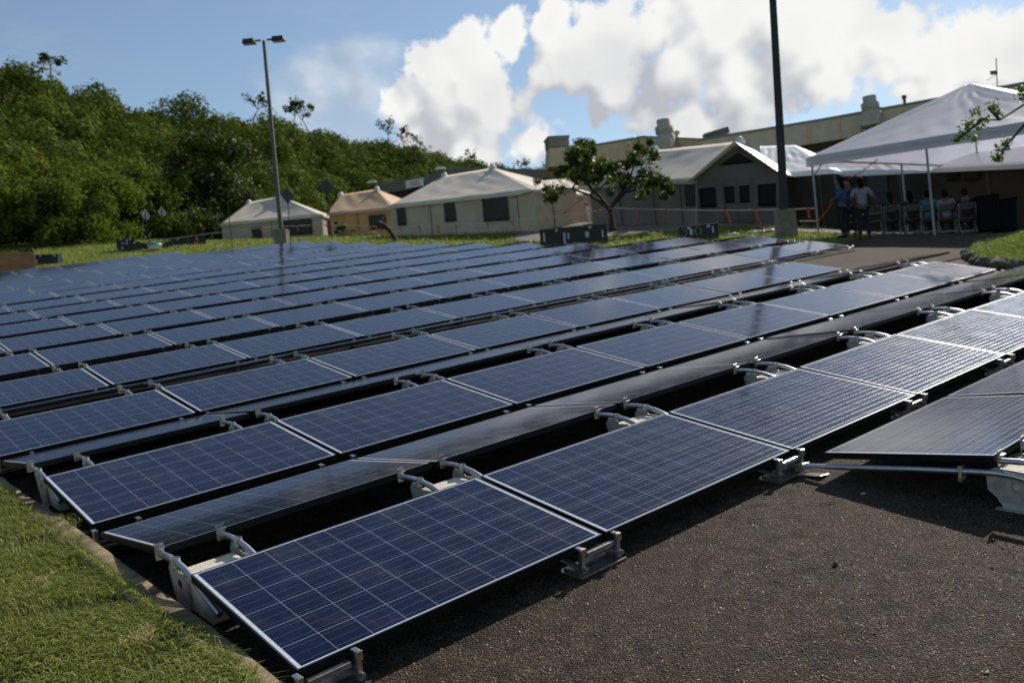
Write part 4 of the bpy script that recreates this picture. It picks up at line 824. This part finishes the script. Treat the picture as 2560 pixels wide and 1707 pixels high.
for (a, b, mt) in (('a','b','bld'), ('b','c','bld_gr'), ('c','d','bld_lt'), ('d','e','bld_lt'), ('e','f','bld_lt')):
    p, q_ = T[a], T[b]; mb = MB(); wallseg(mb, p, q_, -1.75, 0); mb.build('parapet', M[mt if mt != 'bld_gr' else 'bld'], root)
    mb = MB(); wallseg(mb, p, q_, .002, .16, .7, out=.1); mb.build('coping', M['trim'], root)
    mb = MB(); wallseg(mb, p, q_, -2.5, -1.752, .3, out=-.6); mb.build('shadow_recess', M['bld_dk'], root)  # overhang shadow put into this strip's dark colour
    mb = MB(); wallseg(mb, p, q_, -12, -2.502, .4, out=-.1); mb.build('wall', M['bld'], root)
    ln = (q_-p).length; nb = max(2, int(ln/2.4)); bt = MB()
    for i in range(nb):
        c = p.lerp(q_, (i+.5)/nb); dn = (q_-p).normalized()*.11; wallseg(bt, c-dn, c+dn, -1.70, -.01, .2, out=.10)
    bt.build('battens', M['bld'], root)
mb = MB(); back = Vector((CF[0], CF[1], 0)).normalized()*40
vs = [T[k]-Vector((0, 0, .6)) for k in 'abcdef']; mb.add(L(*vs)+L(*[v+back for v in vs]), [(i, i+1, i+7, i+6) for i in range(5)]); mb.build('flat_roof', M['conc'], root)
tag(root, 'long tan building with a ribbed parapet running behind all the right tents', 'building')
def vent(u, vb, vt, d, w, lab, s=1.):
    p = at(u, vb, d); H = at(u, vt, d).z-p.z; r = empty('roof_ventilator', p)
    MB().box((0, 0, H*.08), (w*1.25, w*1.1, H*.30), Matrix.Rotation(.3, 3, 'Z')).build('base_box', M['vent'], r, bevel=.05)
    MB().lathe([(w*.55, H*.2), (w*.58, H*.42), (w*.44, H*.45), (w*.40, H*.50), (w*.50, H*.52), (w*.52, H*.74), (w*.40, H*.76), (w*.38, H*.80), (w*.40, H*.98), (w*.05, H)], 20).build('cowl', M['vent'], r)
    o = MB(); o.tube([(w*.75, 0, H*.1), (w*.9, 0, H*.4), (w*1.05, 0, H*.5)], .16, 8).lathe([(.05, H*.5), (.3, H*.56), (.3, H*.64), (.04, H*.68)], 10, c=(w*1.05, 0, 0)); o.build('side_pipe', M['vent'], r)
    l = MB()
    for a in (.6, 2.2, 3.9, 5.5): l.bar((math.cos(a)*w*.6, math.sin(a)*w*.6, -H*.35), (math.cos(a)*w*.55, math.sin(a)*w*.55, H*.05), .1)
    l.build('stand', M['bld_dk'], r)
    tag(r, lab, 'roof ventilator', 'round ventilators on the roof'); return r
vent(1665, 372, 298, 80, 1.55, 'round stacked roof ventilator above the big grey tent'); vent(2180, 312, 239, 76, 1.35, 'round stacked roof ventilator left of the white canopy peak')
p = at(1398, 420, 86); r = empty('roof_tower', p); H = at(1398, 346, 86).z-p.z; rt = Matrix.Rotation(-YAW+.2, 3, 'Z')
MB().box((0, 0, H*.30), (2.4, 2.2, H*.66), rt, taper=.80).build('tower_body', M['bld'], r); MB().box((0, 0, H*.80), (1.9, 1.9, H*.32), rt).build('louvre_box', M['bld_gr'], r); lv = MB(); [lv.box((0, 0, H*(.70+.08*i)), (2.02, 2.02, H*.03), rt) for i in range(4)]; lv.build('louvres', M['vent'], r)
MB().box((0, 0, H*.985), (2.1, 2.1, H*.05), rt).build('cap', M['trim'], r); tag(r, 'square louvred roof tower left of the lone tree crown', 'tower')
# small roof features
for (u, v, d, w, h, lab) in ((1790,338,80,2.2,.5,'low grey unit lying on the roof beside the first ventilator'),(2262,262,77,.5,.7,'short pipe stub on the roof near the second ventilator'),(2492,205,74,.9,1.7,'thin leaning antenna on the roof right of the canopy peak')):
    p = at(u, v, d); r = empty('roof_unit', p, -YAW); mb = MB()
    if w > 1: mb.box((0, 0, .1), (w, .8, h), Matrix.Rotation(-.2, 3, 'Y')); mb.box((-w*.3, 0, -.3), (.1, .1, .5)); mb.box((w*.3, 0, -.3), (.1, .1, .5))
    elif h < 1: mb.tube([(0, 0, -.3), (0, 0, h*.8)], .12, 8).lathe([(.2, h*.7), (.2, h), (.04, h*1.1)], 8)
    else: mb.tube([(0, 0, -.4), (.12, 0, h)], .035, 6).bar((.0, 0, h*.3), (-.7, 0, h*.1), .04, .04).box((-.15, 0, h*.4), (.5, .06, .28))
    mb.build('unit', M['pole_grey'], r); tag(r, lab, 'roof unit')
# lower grey building behind the middle tent
root = empty('low_building', at(1200, 520, 92)); O = root.location.copy()
P1, P2, P3, P4 = zt(952,463,95), zt(1062,445,92), zt(1140,423,90), zt(1375,427,92)
for (p, q_, hh) in ((P1, P2, .9), (P2, P3, .9), (P3, P4, .8)):
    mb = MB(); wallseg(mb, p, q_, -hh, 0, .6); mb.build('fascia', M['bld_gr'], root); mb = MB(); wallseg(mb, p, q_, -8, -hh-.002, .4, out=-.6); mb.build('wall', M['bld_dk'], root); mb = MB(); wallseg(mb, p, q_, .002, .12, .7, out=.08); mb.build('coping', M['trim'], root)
n_ = Vector((CF[0], CF[1], 0))*-.35; sp = MB(); p, q_ = P1.lerp(P2, .60)+n_-Vector((0, 0, .12)), P1.lerp(P2, .99)+n_-Vector((0, 0, .12)); wallseg(sp, p, q_, -.75, 0, .06, out=.2); sg = sp.build('sign_board', M['white'], root)
for i, z in enumerate((-.26, -.52)):
    tx = MB(); m0 = 6
    for k in range(m0): wallseg(tx, p.lerp(q_, .25+.09*k+.05*i), p.lerp(q_, .25+.09*k+.055+.05*i), z-.06, z+.07, .02, out=.25)
    t_ = tx.build('red_lettering', M['red_text']); t_.parent = sg
tag(root, 'low grey flat-roofed building with a small sign behind the middle tents', 'building')
for (u, v, d, lab) in ((930,455,80,'leftmost cobra-head street lamp above the orange tent'),(1100,421,74,'cobra-head street lamp behind the ridge of the large middle tent')):
    p = at(u+32, v+120, d); tp = at(u+32, v+6, d); r = empty('street_lamp', p); q_ = at(u, v, d)-p; tp = tp-p
    MB().tube([(0, 0, 0), (0, 0, tp.z-.3), tp, tuple(Vector(tp)*.4+Vector(q_)*.6)], .05, 6).build('pole', M['pole_grey'], r); MB().box(q_, (.95, .36, .22), Matrix.Rotation(-YAW, 3, 'Z'), taper=.6).build('lamp_head', M['dish'], r, bevel=.03)
    tag(r, lab, 'street lamp')

# ------------------------------------------------------------ rope line with ribbons
def pt_(u, v, d): return at(u, v, d)
ROPE = [('rope running from the near lamp post to the canopy pole', [(1955,525,29.4),(2036,521,29.4)], [(1975,.0),(2020,.0)]),
 ('upper rope from the lone tree to the near lamp post', [(1535,521,35.8),(1640,524,34),(1750,526,32.2),(1860,526,30.8),(1950,524,29.6)], [(1590,28),(1668,20),(1815,34),(1888,62)]),
 ('rope from the lone tree leftwards past the middle tent', [(1535,521,35.8),(1400,540,37),(1250,556,39),(1073,566,42),(965,568,44),(834,562,46)], [(1495,12),(1365,14),(1280,34),(1218,12),(1140,26),(1095,20),(1048,12),(1000,16),(948,20),(925,26)]),
 ('rope between the diamond sign and the far lamp post', [(834,562,46),(770,564,46),(708,566,46)], [(815,18),(780,20),(740,14)]),
 ('faint rope from the far lamp post to the left sign', [(704,566,46),(640,571,47),(560,580,48),(480,590,49),(421,598,52)], [(650,14),(622,18),(576,30),(492,46)]),
 ('lower rope from the concrete footing to the canopy pole', [(1998,553,29.3),(2044,553,29.4)], [])]
cnt = 0; sides = ['nearest', 'second', 'third', 'fourth', 'fifth', 'sixth', 'seventh', 'eighth', 'ninth', 'tenth']
where = ['rope at the canopy pole', 'rope between lone tree and near lamp post', 'rope left of the lone tree', 'rope right of the far lamp post', 'rope left of the far lamp post', '']
for ri, (lab, pts, ribs) in enumerate(ROPE):
    W_ = [pt_(*p) for p in pts]; o0 = W_[0]; mb = MB(); mb.tube([w_-o0 for w_ in W_], .0165, 6); o = mb.build('rope', M['rope']); o.location = o0; tag(o, 'pale '+lab, 'rope', 'rope barrier lines')
    us = [p[0] for p in pts]; o_ = sorted(range(len(pts)), key=lambda i: us[i])
    for bi, (u, ln) in enumerate(ribs):
        ln = ln or 24; v = float(np.interp(u, [us[i] for i in o_], [pts[i][1] for i in o_])); d = float(np.interp(u, [us[i] for i in o_], [pts[i][2] for i in o_]))-.03
        a = at(u, v, d); s = ln*d/FOC; r_ = random.Random(ri*31+bi); dx = Vector((CR[0], CR[1], 0))*s*r_.uniform(.0, .5); mb = MB()
        wv = Vector((CR[0], CR[1], 0)).normalized()*r_.uniform(.014, .030)
        c = [Vector((0, 0, .03))]+[dx*(t_/4)+Vector((0, 0, -s*t_/4)) for t_ in range(1, 5)]; ww = [.5, 1.1, .7, 1.2, .5]
        vs = []; [vs.extend([p_-wv*w2+Vector((0, .02*(i % 2), 0)), p_+wv*w2]) for i, (p_, w2) in enumerate(zip(c, ww))]
        mb.add(vs, [(2*i, 2*i+1, 2*i+3, 2*i+2) for i in range(4)]); mb.box((0, 0, 0), (.07, .05, .05)); o = mb.build('ribbon', M['ribbon'], solid=.004); o.location = a
        tag(o, f'red ribbon, {ORD[bi+1]} along the {where[ri]}', 'ribbon', 'red ribbons tied on the rope')
for (u0, v0, d0, u1, v1, d1, lab) in ((2100,478,29.0,2040,560,29.0,'slack red tape strung from the canopy pole beside the standing people'),(2195,398,29.5,2110,455,29.5,'red tape hanging inside the canopy above the standing people'),(1480,475,40.5,1375,560,40.5,'thin red tape slanting over the vestibule wall')):
    a, b = at(u0, v0, d0), at(u1, v1, d1); mb = MB(); mb.tube([(0, 0, 0), tuple((b-a)*.5+Vector((0, 0, -.05))), tuple(b-a)], .018, 4); o = mb.build('red_tape', M['ribbon']); o.location = a; tag(o, lab, 'tape')

# ------------------------------------------------------------ grass strips and the grassy mound at the right
def grnd(x, y, h=0.): return np.stack([x, y, GN(x, y)+h], 1)
x = rng.uniform(-4, 30, 90000); y = rng.uniform(8, 64, 90000); d = np.hypot(x-CP[0], y-CP[1]); az = np.degrees(np.arctan2(x-CP[0], y-CP[1]))
k = ~in_lot(x, y) & (d < 62) & (az > 8) & (az < 60) & (x > KX-.1) & ~in_road(x, y) & ((x < 25.5) | (y > 15)); patchy = np.sin(x*1.1+np.sin(y*.9)*2)+rng.normal(0, .6, len(x)) > -.6; k &= patchy | (az > 38)
tag(blades('verge_grass', grnd(x[k], y[k], -.02), .17, .03, .6, M['grass']), kind='stuff', cat='grass', label='bright rough grass strip between the panel field and the tents')
MO = [(14.05, 2.0), (15.1, 3.55), (16.4, 4.35), (18.2, 4.9), (21, 5.2), (26, 4.6), (26, -3), (18, -3), (14.5, -1)]
def inpoly(x, y, Pg):
    c = np.zeros(np.shape(x), bool); n = len(Pg)
    for i in range(n):
        (x0, y0), (x1, y1) = Pg[i], Pg[(i+1) % n]; c ^= ((y0 > y) != (y1 > y)) & (x < (x1-x0)*(y-y0)/(y1-y0+1e-12)+x0)
    return c
def edged(x, y):
    dm = np.full(np.shape(x), 9.); n = len(MO)
    for i in range(n):
        (x0, y0), (x1, y1) = MO[i], MO[(i+1) % n]; t_ = np.clip(((x-x0)*(x1-x0)+(y-y0)*(y1-y0))/((x1-x0)**2+(y1-y0)**2), 0, 1); dm = np.minimum(dm, np.hypot(x-x0-t_*(x1-x0), y-y0-t_*(y1-y0)))
    return dm
def moundz(X, Y): return GN(X, Y)+.16+.30*sstep(edged(X, Y)/1.6)+.03*np.sin(X*3)*np.sin(Y*3)
grid('grass_mound', np.arange(13.8, 26.2, .12), np.arange(-3.2, 5.5, .12), moundz, M['turf'], keep=lambda a, b: inpoly(a, b, MO))
x = rng.uniform(13.9, 23, 42000); y = rng.uniform(-1, 5.4, 42000); k = inpoly(x, y, MO); tag(blades('mound_grass', np.stack([x[k], y[k], moundz(x[k], y[k])-.01], 1), .09, .014, .8), kind='stuff', cat='grass', label='bright grass on the rock-edged mound at the right edge')
rr_ = random.Random(5); q = 0
for i in range(4):
    (x0, y0), (x1, y1) = MO[i], MO[i+1]; ln = math.hypot(x1-x0, y1-y0); m_ = int(ln/.36)
    for j_ in range(m_):
        if q < 2 or q > 17: q += 1; continue
        t_ = (j_+.5)/m_; x, y = x0+(x1-x0)*t_, y0+(y1-y0)*t_; bm = bmesh.new(); bmesh.ops.create_icosphere(bm, subdivisions=2, radius=.2)
        for v in bm.verts: v.co = Vector((v.co.x*1.15, v.co.y*.85, v.co.z*.72))*(1+.28*math.sin(v.co.x*13+q)+.15*math.sin(v.co.y*17+q*2))
        me = bpy.data.meshes.new('edging_rock'); bm.to_mesh(me); bm.free(); me.materials.append(M['rock']); o = bpy.data.objects.new('edging_rock', me); COL.objects.link(o); o.location = (x, y, G(x, y)+.06); o.rotation_euler = (0, 0, rr_.uniform(0, 6)); o.scale = [rr_.uniform(.45, 1.05)]*3
        q += 1; tag(o, f'rough dark rock edging the right grass mound, {ORD[q-2]} counting inwards from the picture edge', 'rock', 'rocks edging the grass mound')

# the leafy branch reaching in from a tree standing beyond the right edge
p = at(2760, 640, 18.5); p.z = G(p.x, p.y); r = empty('overhanging_tree', p); mb = MB(); tp = at(2745, 330, 18.5)-p
mb.tube([(0, 0, -.1), tuple(tp*.5+Vector((.1, .05, 0))), tuple(tp), tuple(tp+Vector((.1, -.2, 1.2)))], [.13, .10, .08, .04], 8); mb.build('trunk', M['bark'], r)
br = [[at(2745,345,18.5), at(2640,250,18.2), at(2560,262,18.0), at(2500,300,17.9), at(2455,300,17.9)], [at(2640,250,18.2), at(2580,290,18.0), at(2520,360,17.9), at(2500,392,17.9)], [at(2500,300,17.9), at(2470,270,17.8), at(2490,262,17.8)], [at(2455,300,17.9), at(2430,320,17.8), at(2400,345,17.8)], [at(2640,250,18.2), at(2590,225,18.1), at(2550,228,18.0)]]
mb = MB(); [mb.tube([b-p for b in q_], [.028-.004*i for i in range(len(q_))], 5) for q_ in br]; mb.build('branch', M['bark'], r)
C = [(2440,280,17.85,.14),(2425,310,17.85,.15),(2450,315,17.8,.13),(2410,335,17.8,.13),(2435,345,17.8,.12),(2482,268,17.8,.15),(2495,285,17.85,.10),(2392,348,17.8,.08),(2500,375,17.85,.15),(2515,358,17.9,.13),(2495,395,17.85,.09),(2550,228,18,.15),(2565,245,18,.14),(2460,300,17.8,.09)]
Cn = np.array([tuple(at(u, v, d)-p) for u, v, d, _ in C]); V, F = leaves(Cn, np.array([c[3] for c in C]), np.full(len(C), 60), .055, .9, .1); big_mesh('crown', V, F, M['twig_leaf'], r)
cr2 = np.array([tuple(tp+Vector((random.gauss(.8, .7), random.gauss(-1.0, .7), random.gauss(1.2, .6)))) for _ in range(14)]); V, F = leaves(cr2, np.full(14, .4), np.full(14, 60), .1, .8, .2); big_mesh('crown', V, F, M['twig_leaf'], r)
tag(r, 'tree beyond the right edge whose leafy twigs hang before the canopy', 'tree')

# ------------------------------------------------------------ people, chairs, bins under the canopy
def skin_mesh(name, verts, edges, radii, m, parent, root_i=0, sub=1):
    me = bpy.data.meshes.new(name); me.from_pydata([tuple(v) for v in verts], edges, []); me.materials.append(m)
    o = bpy.data.objects.new(name, me); COL.objects.link(o); o.parent = parent
    sk = o.modifiers.new('skin', 'SKIN'); sk.use_smooth_shade = True; me.skin_vertices[0]
    for i, r in enumerate(radii):
        sv = me.skin_vertices[0].data[i]; r = (r, r) if not isinstance(r, tuple) else r; sv.radius = r; sv.use_root = (i == root_i)
    ss = o.modifiers.new('sub', 'SUBSURF'); ss.levels = sub; ss.render_levels = sub; return o
def person(label, loc, rz, pose, shirt, trousers, scale=1., hair_len=.3, sleeves=True):
    root = empty('person', loc, rz); root.scale = (scale,)*3; P = pose; J = {}
    if P['sit']: hz = .50; J.update(hip=(0, 0, hz), kl=(-.13, .42, .50), kr=(.13, .42, .50), al=(-.14, .40, .09), ar=(.14, .40, .09), tl=(-.15, .54, .04), tr=(.15, .54, .04))
    else: hz = .92; J.update(hip=(0, 0, hz), kl=(-.11, .03, .50), kr=(.11, .05, .50), al=(-.12, -.01, .09), ar=(.13, .02, .09), tl=(-.14, .13, .035), tr=(.16, .16, .035))
    ln = P.get('lean', 0.)
    q = lambda x, z, y=0.: (x, y+ln*(z-hz), z)
    sp = [q(0, hz+.16), q(0, hz+.32), q(0, hz+.46), q(0, hz+.55, .005), q(0, hz+.62, .02), q(0, hz+.72, .03), q(0, hz+.79, .02)]
    V = [J['hip']]+sp; E_ = [(i, i+1) for i in range(7)]; Rr = [(.155, .115), (.135, .10), (.15, .11), (.15, .10), .062, .062, (.085, .10), (.072, .085)]
    V += [q(0, hz+.655, .12)]; E_ += [(5, 8)]; Rr += [.02]                                                    # nose and chin
    idx = len(V)
    for s, a, b, c in ((-1, 'kl', 'al', 'tl'), (1, 'kr', 'ar', 'tr')):
        k = len(V); V += [(s*.095, .0+(.06 if P['sit'] else 0), hz-.06), J[a], J[b], J[c]]; E_ += [(0, k), (k, k+1), (k+1, k+2), (k+2, k+3)]; Rr += [.088, .056, .038, .035]
    hands = []
    for s, key in ((-1, 'L'), (1, 'R')):
        k = len(V); el, wr = P[key]; sh = q(s*.185, hz+.475); el = Vector(el)+Vector((0, 0, hz)); wr = Vector(wr)+Vector((0, 0, hz)); dr = (wr-el).normalized()
        V += [sh, tuple(el), tuple(wr), tuple(wr+dr*.075)]; E_ += [(3, k), (k, k+1), (k+1, k+2), (k+2, k+3)]; Rr += [.058, .040, .027, (.040, .018)]; hands.append((k+3, wr+dr*.075, dr, s, (sh, tuple(el), tuple(wr))))
    for (k, w_, dr, s, _) in hands:
        sd = dr.cross(Vector((0, 1, .2))).normalized(); pn = dr.cross(sd).normalized()
        for j_, (off, L1) in enumerate(((-.030, .066), (-.010, .078), (.010, .074), (.030, .056))):
            m_ = len(V); a = w_+sd*off+dr*.02; b = a+dr*L1*.55+pn*.008; c = b+dr*L1*.40+pn*.022; V += [tuple(a), tuple(b), tuple(c)]; E_ += [(k, m_), (m_, m_+1), (m_+1, m_+2)]; Rr += [.010, .0088, .0075]
        m_ = len(V); a = w_-dr*.05-sd*.035*s; b = a-sd*.03*s+dr*.03; V += [tuple(a), tuple(b)]; E_ += [(k-1, m_), (m_, m_+1)]; Rr += [.011, .009]
    skin_mesh('body', V, E_, Rr, M['skin'], root)
    tv = [V[0], sp[0], sp[1], sp[2], q(0, hz+.52)]; te = [(0, 1), (1, 2), (2, 3), (3, 4)]; tr_ = [(.170, .130), (.152, .118), (.165, .125), (.165, .115), (.085, .075)]
    tv[0] = (V[0][0], V[0][1], V[0][2]-.05)
    for (k, w_, dr, s, (sh, el, wr)) in hands:
        m_ = len(tv); e2 = Vector(el).lerp(Vector(wr), .8 if sleeves else .0); 
        tv += [sh, tuple(Vector(sh).lerp(Vector(el), .55)), tuple(e2) if sleeves else tuple(Vector(sh).lerp(Vector(el), .75))]; te += [(3, m_), (m_, m_+1), (m_+1, m_+2)]; tr_ += [.072, .062, .045 if sleeves else .060]
    skin_mesh('shirt', tv, te, tr_, shirt, root)
    lv = [(J['hip'][0], J['hip'][1], J['hip'][2]+.04)]; le = []; lr = [(.176, .138)]
    for s, a, b in ((-1, 'kl', 'al'), (1, 'kr', 'ar')):
        k = len(lv); lv += [(s*.095, .0+(.06 if P['sit'] else 0), hz-.06), J[a], tuple(Vector(J[a]).lerp(Vector(J[b]), .93))]; le += [(0, k), (k, k+1), (k+1, k+2)]; lr += [.105, .072, .058]
    skin_mesh('trousers', lv, le, lr, trousers, root)
    for a, b in (('al', 'tl'), ('ar', 'tr')):
        skin_mesh('shoe', [(J[a][0], J[a][1]-.03, .045), tuple(Vector(J[b])+Vector((0, -.02, .01))), tuple(Vector(J[b])+Vector((0, .06, .0)))], [(0, 1), (1, 2)], [(.045, .045), (.045, .038), (.035, .025)], M['black_cloth'], root)
    hp = q(0, hz+.76, -.015); hv = [q(0, hz+.84, .01), hp, q(0, hz+.68, -.045), q(0, hz+.66-hair_len*.5, -.06), q(0, hz+.66-hair_len, -.07)]
    skin_mesh('hair', hv, [(0, 1), (1, 2), (2, 3), (3, 4)], [(.05, .05), (.105, .108), (.10, .075), (.10, .05), (.06, .03)], M['hair'], root)
    for s in (-1, 1): MB().lathe([(.002, -.011), (.011, -.004), (.011, .004), (.002, .011)], 8, c=(s*.032, q(0, hz+.72, .112)[1], hz+.725)).build('eye', M['white'], root)
    tag(root, label, 'person'); return root
ARM_DOWN = dict(L=((-.25, -.02, .20), (-.24, .08, -.04)), R=((.25, -.02, .20), (.24, .08, -.04)))
STAND = dict(sit=False, **ARM_DOWN); BENT = dict(sit=False, L=((-.28, -.03, .22), (-.12, .22, .20)), R=((.28, -.03, .22), (.14, .22, .22)))
HIP = dict(sit=False, L=((-.30, -.06, .22), (-.22, .12, .12)), R=((.33, -.04, .20), (.36, .10, .0)))
SIT = dict(sit=True, lean=.10, L=((-.25, .12, .22), (-.14, .34, .14)), R=((.25, .12, .22), (.14, .34, .14)))
def stand_at(u, v, d): p = at(u, v, d); p.z = G(p.x, p.y); return p
person('standing person with long black hair in a white top and dark trousers', stand_at(2163, 594, 26.6), -YAW-.15, HIP, M['white_cloth'], M['black_cloth'], .99, .16, False)
person('standing person in a blue top and black hair at the canopy corner', stand_at(2112, 592, 27.6), -YAW+.9, BENT, M['blue_cloth'], M['black_cloth'], 1.0, .34)
person('standing person in a dark patterned top half hidden behind the blue top', stand_at(2132, 591, 28.6), -YAW+2.2, BENT, M['navy'], M['black_cloth'], .97, .2)
def chair_parts(root):
    fr = M['steel_dull']; MB().patch((-.21, -.02, .45), (.21, -.02, .45), (.20, .38, .46), (-.20, .38, .46), 6, 5, -.01, 0).build('seat', M['plastic_w'], root, solid=.025)
    MB().patch((-.22, -.06, .66), (.22, -.06, .66), (.21, -.10, .86), (-.21, -.10, .86), 8, 4, .02, 0).build('backrest', M['plastic_w'], root, solid=.022)
    for s in (-1, 1):
        MB().tube([(s*.22, -.11, .86), (s*.22, -.02, .50), (s*.22, .34, .01)], .013, 7).build('leg', fr, root); MB().tube([(s*.20, .30, .44), (s*.20, .02, .20), (s*.20, -.14, .01)], .012, 7).build('leg', fr, root)
    MB().tube([(-.20, -.10, .06), (.20, -.10, .06)], .010, 6).tube([(-.22, .26, .12), (.22, .26, .12)], .010, 6).build('stretcher', fr, root)
    return root
cp = chair_parts(empty('folding_chair')); SE = [(2136,598,27.9,None),(2190,598,27.8,None),(2236,598,27.7,'black_cloth'),(2286,598,27.5,'black_cloth'),(2330,598,27.4,'cyan'),(2374,599,27.2,'lilac'),(2424,599,27.0,'black_cloth')]
wh = ['at the left end of the row', 'beside the standing person in white', 'under the leftmost seated person', 'under the second seated person', 'under the person in bright blue', 'under the person in lilac', 'at the right end of the row']
pl = ['leftmost seated person in black with long dark hair', 'seated person in black between the leftmost sitter and the bright blue shirt', 'seated person in a bright blue shirt seen from behind', 'seated person in a lilac top beside the canopy pole', 'seated person in black at the right end of the row']
si = 0; a0 = -YAW-.25
for i, (u, v, d, c) in enumerate(SE):
    p = stand_at(u, v, d+1.0); m_ = Matrix.Translation(p) @ Matrix.Rotation(a0, 4, 'Z')
    if i == 0: o = cp; o.matrix_world = m_
    else: o = copy_tree(cp, None, m_)
    tag(o, 'white folding chair '+wh[i], 'chair', 'white folding chairs under the canopy')
    if c:
        dv_ = Vector((-math.sin(a0), math.cos(a0), 0)); person(pl[si], p+dv_*.06, a0+random.uniform(-.2, .2), SIT, M[c], M['black_cloth'], .98, [.3, .34, .08, .1, .05][si], si != 2); si += 1
def bin_(u, d, lab, s=1.):
    p = stand_at(u, 595, d); r = empty('trash_bin', p, a0); MB().box((0, 0, .52*s), (.50*s, .58*s, .92*s), taper=1.18).build('body', M['bin'], r, bevel=.03)
    MB().box((0, 0, 1.02*s), (.62*s, .72*s, .07*s)).box((0, .38*s, .98*s), (.5*s, .06, .05)).build('lid', M['bin'], r, bevel=.03)
    for k in (-1, 1): MB().tube([(k*.24*s, .26*s, .1), (k*.30*s, .26*s, .1)], .10, 12).build('wheel', M['hole'], r)
    tag(r, lab, 'trash bin'); return r
bin_(2472, 28.2, 'tall black wheeled bin right of the seated people'); bin_(2518, 28.6, 'second black bin farther right under the canopy', .92)
p = stand_at(2212, 590, 30.5); r = empty('folding_table', p, a0); MB().box((.6, 0, .73), (3.8, .75, .04)).build('table_top', M['plastic_w'], r, bevel=.01)
for sx in (-1.1, 2.3): MB().tube([(sx, -.3, 0), (sx, -.3, .71)], .015, 6).tube([(sx, .3, 0), (sx, .3, .71)], .015, 6).build('leg', M['steel_dull'], r)
tag(r, 'long folding table in front of the seated people under the canopy', 'table')
